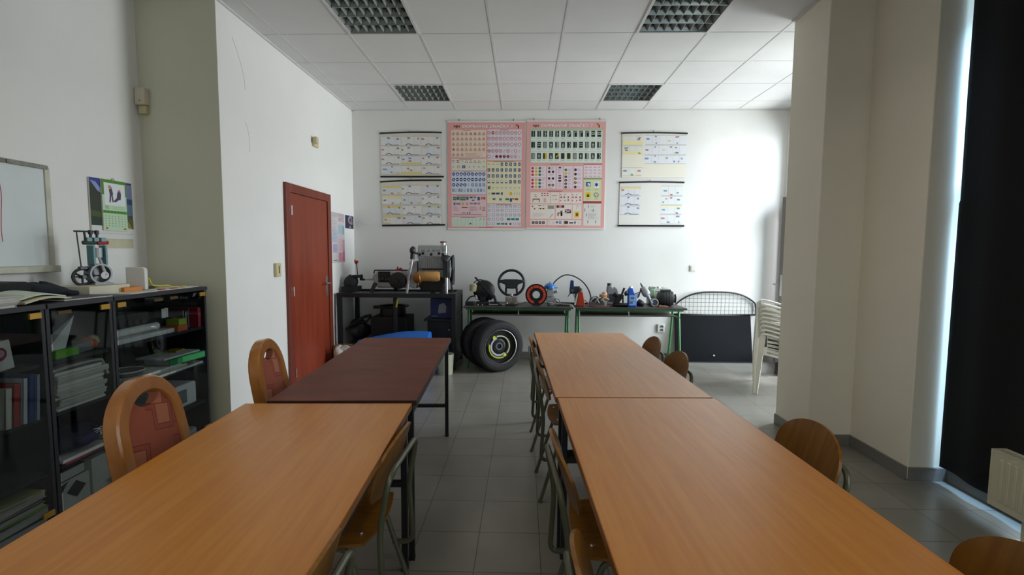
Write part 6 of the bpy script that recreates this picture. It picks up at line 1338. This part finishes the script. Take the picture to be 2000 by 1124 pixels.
b = MB(M=M); b.prism([(1.252, ZD), (1.358, ZD), (1.358, 0.895), (1.318, 0.955), (1.310, 0.99), (1.262, 0.99), (1.252, 0.965)], -5.76, -5.70, O=(0, 0, 0), X=(1, 0, 0), Y=(0, 0, 1)); b.build('bottle', P('#1450b0', 0.3), t, bevel=0.010, seg=3)
b = MB(M=M); b.cyl((1.286, 5.73, 0.99), (1.286, 5.73, 1.012), 0.022, n=16); b.build('cap', m_white, t)
b = MB(M=M); b.box(1.268, 5.6985, 0.785, 1.345, 5.70, 0.905); lb = b.build('label', P('#7e9fc4'), t, smooth=0)
b = MB(M=M); b.box(1.272, 5.6975, 0.83, 1.335, 5.6984, 0.838); b.box(1.272, 5.6975, 0.80, 1.31, 5.6984, 0.824); b.box(1.282, 5.6975, 0.855, 1.325, 5.6984, 0.885); b.build('label_print', P('#34558a'), lb, smooth=0)
t, M = TH('distributor', 'distributor with grey cap and a fan of black leads right of the blue bottle', 'distributor', 1.53, 5.85)
o = V((1.50, 5.87, 0.93)); ax = V((0.35, -0.55, -0.75)).normalized()
b = MB(M=M); b.lathe([(0, -0.07), (0.03, -0.07), (0.045, -0.04), (0.048, 0.0), (0.05, 0.03), (0.04, 0.05), (0.022, 0.06), (0.02, 0.12), (0.012, 0.125), (0.012, 0.17), (0, 0.172)], o, ax, 20); b.build('housing', m_cast, t)
b = MB(M=M); b.lathe([(0.051, 0.002), (0.051, 0.028)], o, ax, 20); b.build('collar', m_alu, t)
for k in range(4):
    b = MB(M=M); b.tube(spline([o-ax*0.06+V((-0.01*k, 0, 0.0)), (1.42, 5.84+0.01*k, 0.93-0.018*k), (1.36, 5.84, 0.90-0.02*k), (1.37, 5.85, 0.80)], 6), 0.006, 6); b.build('lead', m_rubber, t)
b = MB(M=M); b.tube([o-ax*0.07, o-ax*0.09+V((-0.02, 0, 0.04))], [0.012, 0.006], 8); b.build('terminal', m_dsteel, t)
b = MB(M=M); b.blob((1.43, 5.84, ZD+0.035), 0.055, 0.06, 0.04, 18, 0.2, 14, 9, flat=ZD+0.001); b.build('boot_bundle', P('#1a1b28'), t)
t, M = TH('ignition_coil', 'blue ringed coil lying between the distributor and the alternator', 'coil', 1.61, 5.80)
b = MB(M=M); b.lathe([(0.0, 0.0), (0.046, 0.0), (0.048, 0.09), (0, 0.09)], (1.585, 5.88, ZD+0.05), (0.1, -1, 0), 20); b.build('barrel', P('#1d3550', 0.4), t)
b = MB(M=M); b.lathe([(0.034, 0.088), (0.049, 0.086), (0.049, 0.096), (0.036, 0.097)], (1.585, 5.88, ZD+0.05), (0.1, -1, 0), 20); b.build('rim', P('#9b8f86', 0.4), t)
t, M = TH('alternator', 'black ribbed alternator at the right end of the desk', 'alternator', 1.75, 5.86)
b = MB(M=M); b.lathe([(0, -0.10), (0.05, -0.10), (0.085, -0.085), (0.094, -0.05), (0.094, 0.06), (0.085, 0.085), (0.04, 0.09), (0, 0.09)], (1.745, 5.86, ZD+0.095), (1, -0.12, 0), 26)
for h in (-0.03, 0.0, 0.03): b.lathe([(0.094, h), (0.0965, h+0.002), (0.0965, h+0.012), (0.094, h+0.014)], (1.745, 5.86, ZD+0.095), (1, -0.12, 0), 26)
b.build('body', P('#232426', 0.45), t)
b = MB(M=M); b.lathe([(0, 0.09), (0.055, 0.09), (0.05, 0.105), (0.056, 0.118), (0, 0.12)], (1.745, 5.86, ZD+0.095), (1, -0.12, 0), 20); b.build('pulley', P('#141416', 0.4), t)
b = MB(M=M); b.box(1.68, 5.82, 0.94, 1.80, 5.88, 0.965); b.build('bracket', m_dsteel, t, bevel=0.004)
t, M = TH('carburettor_assembly', 'pale green and white carburettor assembly behind the alternator', 'carburettor', 1.66, 6.03)
b = MB(M=M); b.box(1.57, 5.97, ZD, 1.80, 6.10, 0.93); b.build('body', P('#a9aaa2', 0.5), t, bevel=0.012)
b = MB(M=M); b.box(1.575, 5.955, 0.86, 1.64, 5.975, 0.96); b.box(1.59, 5.98, 0.93, 1.65, 6.08, 0.985); b.build('green_housing', P('#8aa98a', 0.5), t, bevel=0.006)
b = MB(M=M); b.box(1.64, 5.97, 0.93, 1.84, 6.09, 0.965); b.cyl((1.70, 6.02, 0.965), (1.70, 6.02, 0.99), 0.02, n=12); b.box(1.75, 6.0, 0.965, 1.82, 6.06, 0.978); b.build('top_flange', P('#c4c5c0', 0.5), t, bevel=0.004)
b = MB(M=M); b.tube(spline([(1.54, 5.9, 0.97), (1.60, 5.95, 0.985), (1.66, 5.98, 0.98)], 5), 0.004, 6); b.build('wire', P('#55605a'), t)
t, M = TH('copper_strands', 'loose copper coloured wires on the desk before the coil', 'wires', 1.64, 5.72)
b = MB(M=M)
for k in range(6): r_ = random.Random(k+40); b.tube(spline([(1.58+0.02*k, 5.74, ZD+0.004), (1.60+0.02*k, 5.72, ZD+0.03*r_.random()+0.008), (1.63+0.015*k, 5.71, ZD+0.02), (1.64+0.02*k, 5.70, ZD+0.004)], 5), 0.0035, 6)
b.build('strands', P('#a87a66', 0.4), t)
# flat odds on the first desk
t, M = TH('wiper_linkage', 'thin steel linkage lying along the first desk in front of the steering wheel', 'linkage', -0.1, 5.72)
b = MB(M=M); b.tube([(-0.42, 5.73, ZD+0.012), (-0.16, 5.72, ZD+0.018), (0.04, 5.76, ZD+0.05)], 0.006, 8); b.build('rod', m_steel, t)
b = MB(M=M); b.box(-0.22, 5.69, ZD, -0.10, 5.74, ZD+0.03); b.box(-0.31, 5.71, ZD, -0.26, 5.75, ZD+0.022); b.build('motor_block', P('#1a1a1c', 0.5), t, bevel=0.005)
b = MB(M=M); b.cyl((-0.20, 5.70, ZD+0.03), (-0.20, 5.70, ZD+0.045), 0.012, n=10); b.build('pivot', m_steel, t)
t, M = TH('hand_brake_cable', 'bent steel rod with a hook at the end, lying right of the drum brake', 'rod', 0.45, 5.70)
b = MB(M=M); b.tube(rpath([(0.29, 5.68, ZD+0.05), (0.50, 5.67, ZD+0.035), (0.575, 5.665, ZD+0.03), (0.555, 5.665, ZD+0.012), (0.575, 5.64, ZD+0.004)], 0.01), 0.005, 7); b.build('rod', m_steel, t)
b = MB(M=M); b.tube([(0.29, 5.68, ZD+0.05), (0.30, 5.70, ZD+0.006)], 0.007, 7); b.build('end_piece', m_dsteel, t)
t, M = TH('flat_steel_plate', 'dark flat plate lying at the right end of the first desk', 'plate', 0.47, 5.80)
b = MB(M=M); b.box(0.40, 5.74, ZD, 0.58, 5.86, ZD+0.02); b.build('plate', P('#1b1b1d', 0.5), t, bevel=0.004)
b = MB(M=M); b.cyl((0.45, 5.78, ZD+0.02), (0.45, 5.78, ZD+0.03), 0.014, n=12); b.build('boss', m_dsteel, t)
t, M = TH('rubber_hose', 'black hose running from the steel bench onto the first desk', 'hose', -0.68, 5.80)
b = MB(M=M); b.tube(spline([(-0.70, 5.78, 0.80), (-0.66, 5.79, 0.855), (-0.60, 5.80, 0.87), (-0.56, 5.80, 0.86)], 6), 0.009, 8); b.build('hose', m_rubber, t)
b = MB(M=M); b.box(-0.71, 5.74, ZD, -0.60, 5.82, ZD+0.045); b.build('connector', P('#18181a', 0.5), t, bevel=0.006)

# ================================================================= WHEELS
m_tyre = mat('tyre_rubber', '#19191b', 0.75, var=0.15, scale=6, bump=0.25, bscale=70)
def wheel(label, c, yaw, detail):
    t = thing('spare_tyre', label, 'wheel', (c[0], c[1], 0.0), yaw, 'spare wheels under the first desk'); Rr = 0.302
    o = (0, 0, Rr); ax = (0, -1, 0)
    b = MB(); b.lathe([(0.205, -0.10), (0.25, -0.105), (0.285, -0.098), (0.299, -0.08), (0.302, -0.05), (0.296, -0.046), (0.296, -0.038), (0.302, -0.034), (0.302, -0.004), (0.296, 0.0), (0.302, 0.004), (0.302, 0.034), (0.296, 0.038), (0.296, 0.046), (0.302, 0.05), (0.299, 0.08), (0.285, 0.098), (0.262, 0.106), (0.25, 0.1035), (0.24, 0.106), (0.215, 0.10), (0.205, 0.092), (0.205, -0.10)], o, ax, 56); b.build('tyre', m_tyre, t)
    b = MB(); b.lathe([(0.203, -0.09), (0.2055, 0.094), (0.200, 0.098), (0.192, 0.090), (0.188, 0.06), (0.176, 0.048), (0.15, 0.052), (0.10, 0.035), (0.085, 0.046), (0.06, 0.048), (0.03, 0.046), (0.028, 0.034), (0, 0.034), (0, -0.09)], o, ax, 48); rim = b.build('rim', P('#121214', 0.3), t)
    b = MB(); b.lathe([(0.204, 0.094), (0.2045, 0.100), (0.199, 0.101), (0.197, 0.095)], o, ax, 48); b.build('rim_edge', m_steel, rim)
    if detail:
        q = lambda r, a, h: (r*math.cos(a), -h, Rr+r*math.sin(a))
        for a0, a1, cc, r in ((-0.75, 1.9, '#b9bd9c', 0.125), (PI*0.93, PI*1.62, '#b4bd3a', 0.135)):
            b = MB(); b.tube([q(r, a0+(a1-a0)*k/18, 0.056) for k in range(19)], 0.014, sec=[(1, .5), (-1, .5), (-1, -.5), (1, -.5)], ref=(0, 1, 0), caps=True); b.sec = None; b.build('sticker_band', P(cc, 0.5), rim, smooth=30)
        b = MB(); b.tube([q(0.105, 1.9+(5.4-1.9)*k/20, 0.053) for k in range(21)], 0.010, sec=[(.5, 1), (-.5, 1), (-.5, -1), (.5, -1)], ref=(0, 1, 0)); b.build('pale_band', P('#aeb3c4', 0.5), rim, smooth=30)
        for a in (2.15, -1.0):
            b = MB(); x, y, z = q(0.125, a, 0.052); b.lathe([(0, 0.014), (0.020, 0.014), (0.024, 0.0)], (x, y, z), ax, 16); b.build('speed_mark', P('#c5cd55', 0.5), rim)
        for k in range(5):
            a = PI/2+2*PI*k/5+0.3; x, y, z = q(0.056, a, 0.045); b = MB(); b.lathe([(0.0, 0.006), (0.011, 0.006), (0.012, 0.0)], (x, y, z), ax, 10); b.build('bolt_hole', P('#050506'), rim)
        b = MB(); b.lathe([(0.030, 0.046), (0.030, 0.052), (0.042, 0.052), (0.046, 0.046)], o, ax, 24); b.build('hub_ring', P('#6d7076', 0.35), rim)
    return t
wheel('spare wheel with black rim and yellow sticker bands, in front of the first desk', (-0.305, 5.575), math.radians(27), True)
wheel('second tyre standing half hidden behind the wheel with yellow stickers', (-0.47, 5.80), math.radians(27), False)

# ================================================================= MESH GUARD, DARK PANEL
t, M = TH('leaning_board', 'dark board leaning against the back wall under the mesh guard', 'board', 2.475, 6.2, 0)
b = MB(M=M); Mx = Matrix.Translation(V((0, 0, 0))); b.add([(1.985, 6.12, 0.0), (2.965, 6.12, 0.0), (2.965, 6.235, 0.60), (1.985, 6.235, 0.60), (1.985, 6.14, 0.0), (2.965, 6.14, 0.0), (2.965, 6.255, 0.60), (1.985, 6.255, 0.60)], [(0, 1, 2, 3), (7, 6, 5, 4), (0, 4, 5, 1), (3, 2, 6, 7), (0, 3, 7, 4), (1, 5, 6, 2)]); b.build('board', mat('dark_blue_board', '#080a0f', 0.7, var=0.15, scale=5, spec=0.15), t, smooth=0)
b = MB(M=M); b.tube([(1.985, 6.115, 0.006), (2.965, 6.115, 0.006)], 0.007, 6); b.build('bottom_edge', P('#1b2029', 0.4), t)
b = MB(M=M); b.cyl((2.47, 6.128, 0.09), (2.47, 6.125, 0.092), 0.012, n=12); b.build('pale_spot', P('#8a8f96'), t)
t, M = TH('mesh_guard', 'arched black rimmed cargo guard with wire mesh, resting on the dark board', 'cargo guard', 2.48, 6.22, 0.6)
y = 6.245
top = lambda x: 0.905 - 0.17*abs((x-2.52)/0.53)**3.2
xs_ = [1.965+k*(3.02-1.965)/40 for k in range(41)]
rim = [V((1.955, y, 0.61))]+[V((x, y, max(0.62, top(x)))) for x in xs_]+[V((3.035, y, 0.70)), V((3.03, y, 0.61))]
b = MB(M=M); b.tube(rim, 0.011, 8, closed=True); b.build('rim', m_black, t)
b = MB(M=M)
for k in range(1, 21):
    x = 1.965+k*0.0515
    if x < 3.02: b.cyl((x, y, 0.61), (x, y, top(x)), 0.0022, n=6)
for k in range(1, 6):
    z = 0.61+k*0.052; xl_ = [x for x in xs_ if top(x) > z]
    if xl_: b.cyl((min(xl_), y, z), (max(xl_), y, z), 0.0022, n=6)
b.build('wire_mesh', mat('grey_wire', '#5d6068', 0.4, metal=0.4), t)

# ================================================================= STACK OF GARDEN CHAIRS
def make_garden_chair():
    t = thing('garden_chair', '', 'chair', group='white garden chairs in the stack')
    def st(u, v): return (0.215*u*(1-0.08*v), 0.21*v, 0.40+0.012*v-0.012*(1-u*u))
    b = MB(); b.sheet(st, 10, 10, 0.006); b.build('seat', m_wpl, t, smooth=60)
    def bk(u, v): z = 0.60+0.20*v; return (0.205*u*(1-0.10*max(0, v)**2), -0.20-0.13*(v+1)/2-0.03*(1-u*u), z)
    b = MB(); b.sheet(bk, 10, 10, 0.006); b.build('backrest', m_wpl, t, smooth=60)
    for sx in (-1, 1):
        # armrest: rounded front, dips, rises to the back
        P_ = spline([(sx*0.255, 0.215, 0.575), (sx*0.262, 0.20, 0.615), (sx*0.265, 0.12, 0.605), (sx*0.26, -0.02, 0.572), (sx*0.25, -0.13, 0.575), (sx*0.23, -0.24, 0.64), (sx*0.20, -0.30, 0.72)], 5)
        b = MB(); b.tube(P_, 0.022, sec=[(0.38, 1), (-0.1, 1.25), (-0.4, 1.1), (-0.1, 0.9), (0.12, 0), (-0.1, -0.9), (-0.4, -1.1), (-0.1, -1.25), (0.38, -1)], ref=(0, 0, 1)); b.build('armrest', m_wpl, t, smooth=60)
        def fl(u, v): z = 0.295*(v+1); k = (v+1)/2; w_ = 0.020+0.016*k; return (sx*(0.262-0.008*(1-u*u)), 0.245-0.035*k+w_*u, z)
        b = MB(); b.sheet(fl, 4, 8, 0.008); b.build('leg', m_wpl, t, smooth=60)
        def rl(u, v): z = 0.20*(v+1); k = (v+1)/2; w_ = 0.02+0.03*k; return (sx*(0.245-0.02*k-0.008*(1-u*u)), -0.32+0.10*k+w_*u, z)
        b = MB(); b.sheet(rl, 4, 8, 0.008); b.build('leg', m_wpl, t, smooth=60)
        # slatted side panel between arm, front leg and rear leg
        b = MB()
        lo = lambda y_: 0.40-0.10*max(0, (0.19-y_)/0.40)**1.3
        for k in range(5):
            f = k/5; f2 = (k+0.62)/5
            for (ya, yc) in [(0.205, -0.21)]:
                n_ = 8; pts = []
                for q in range(n_+1):
                    yy = ya+(yc-ya)*q/n_; hi = 0.57; L_ = lo(yy); pts.append((yy, L_+(hi-L_)*f, L_+(hi-L_)*f2))
                for q in range(n_):
                    (y0_, a0_, b0_), (y1_, a1_, b1_) = pts[q], pts[q+1]
                    b.add([(sx*0.250, y0_, a0_), (sx*0.250, y1_, a1_), (sx*0.250, y1_, b1_), (sx*0.250, y0_, b0_), (sx*0.256, y0_, a0_), (sx*0.256, y1_, a1_), (sx*0.256, y1_, b1_), (sx*0.256, y0_, b0_)], [(0, 1, 2, 3), (7, 6, 5, 4), (0, 4, 5, 1), (3, 2, 6, 7)])
        for yy in (0.17, -0.02, -0.19): b.box(min(sx*0.250, sx*0.257), yy-0.014, lo(yy), max(sx*0.250, sx*0.257), yy+0.014, 0.57)
        b.build('side_slats', m_wpl, t, smooth=0)
    return t
gc = make_garden_chair(); names = ['lowest white garden chair of the stack, its front legs standing on the tiles', 'second white garden chair from the bottom of the stack', 'third white garden chair from the bottom of the stack', 'fourth white garden chair from the bottom of the stack',
    'fifth white garden chair from the bottom of the stack', 'sixth white garden chair from the bottom of the stack', 'seventh white garden chair, second from the top of the stack', 'topmost white garden chair of the stack beside the pillar']
ga = math.radians(65); gx, gy = 2.685, 4.91
for k in range(8):
    l = V((math.cos(ga+PI/2), math.sin(ga+PI/2), 0))*(0.002*k) + V((gx, gy, 0.0415*k))
    if k == 0: gc.location = l; gc.rotation_euler = (0, 0, ga); gc['label'] = names[0]
    else: dup(gc, l, ga, names[k])
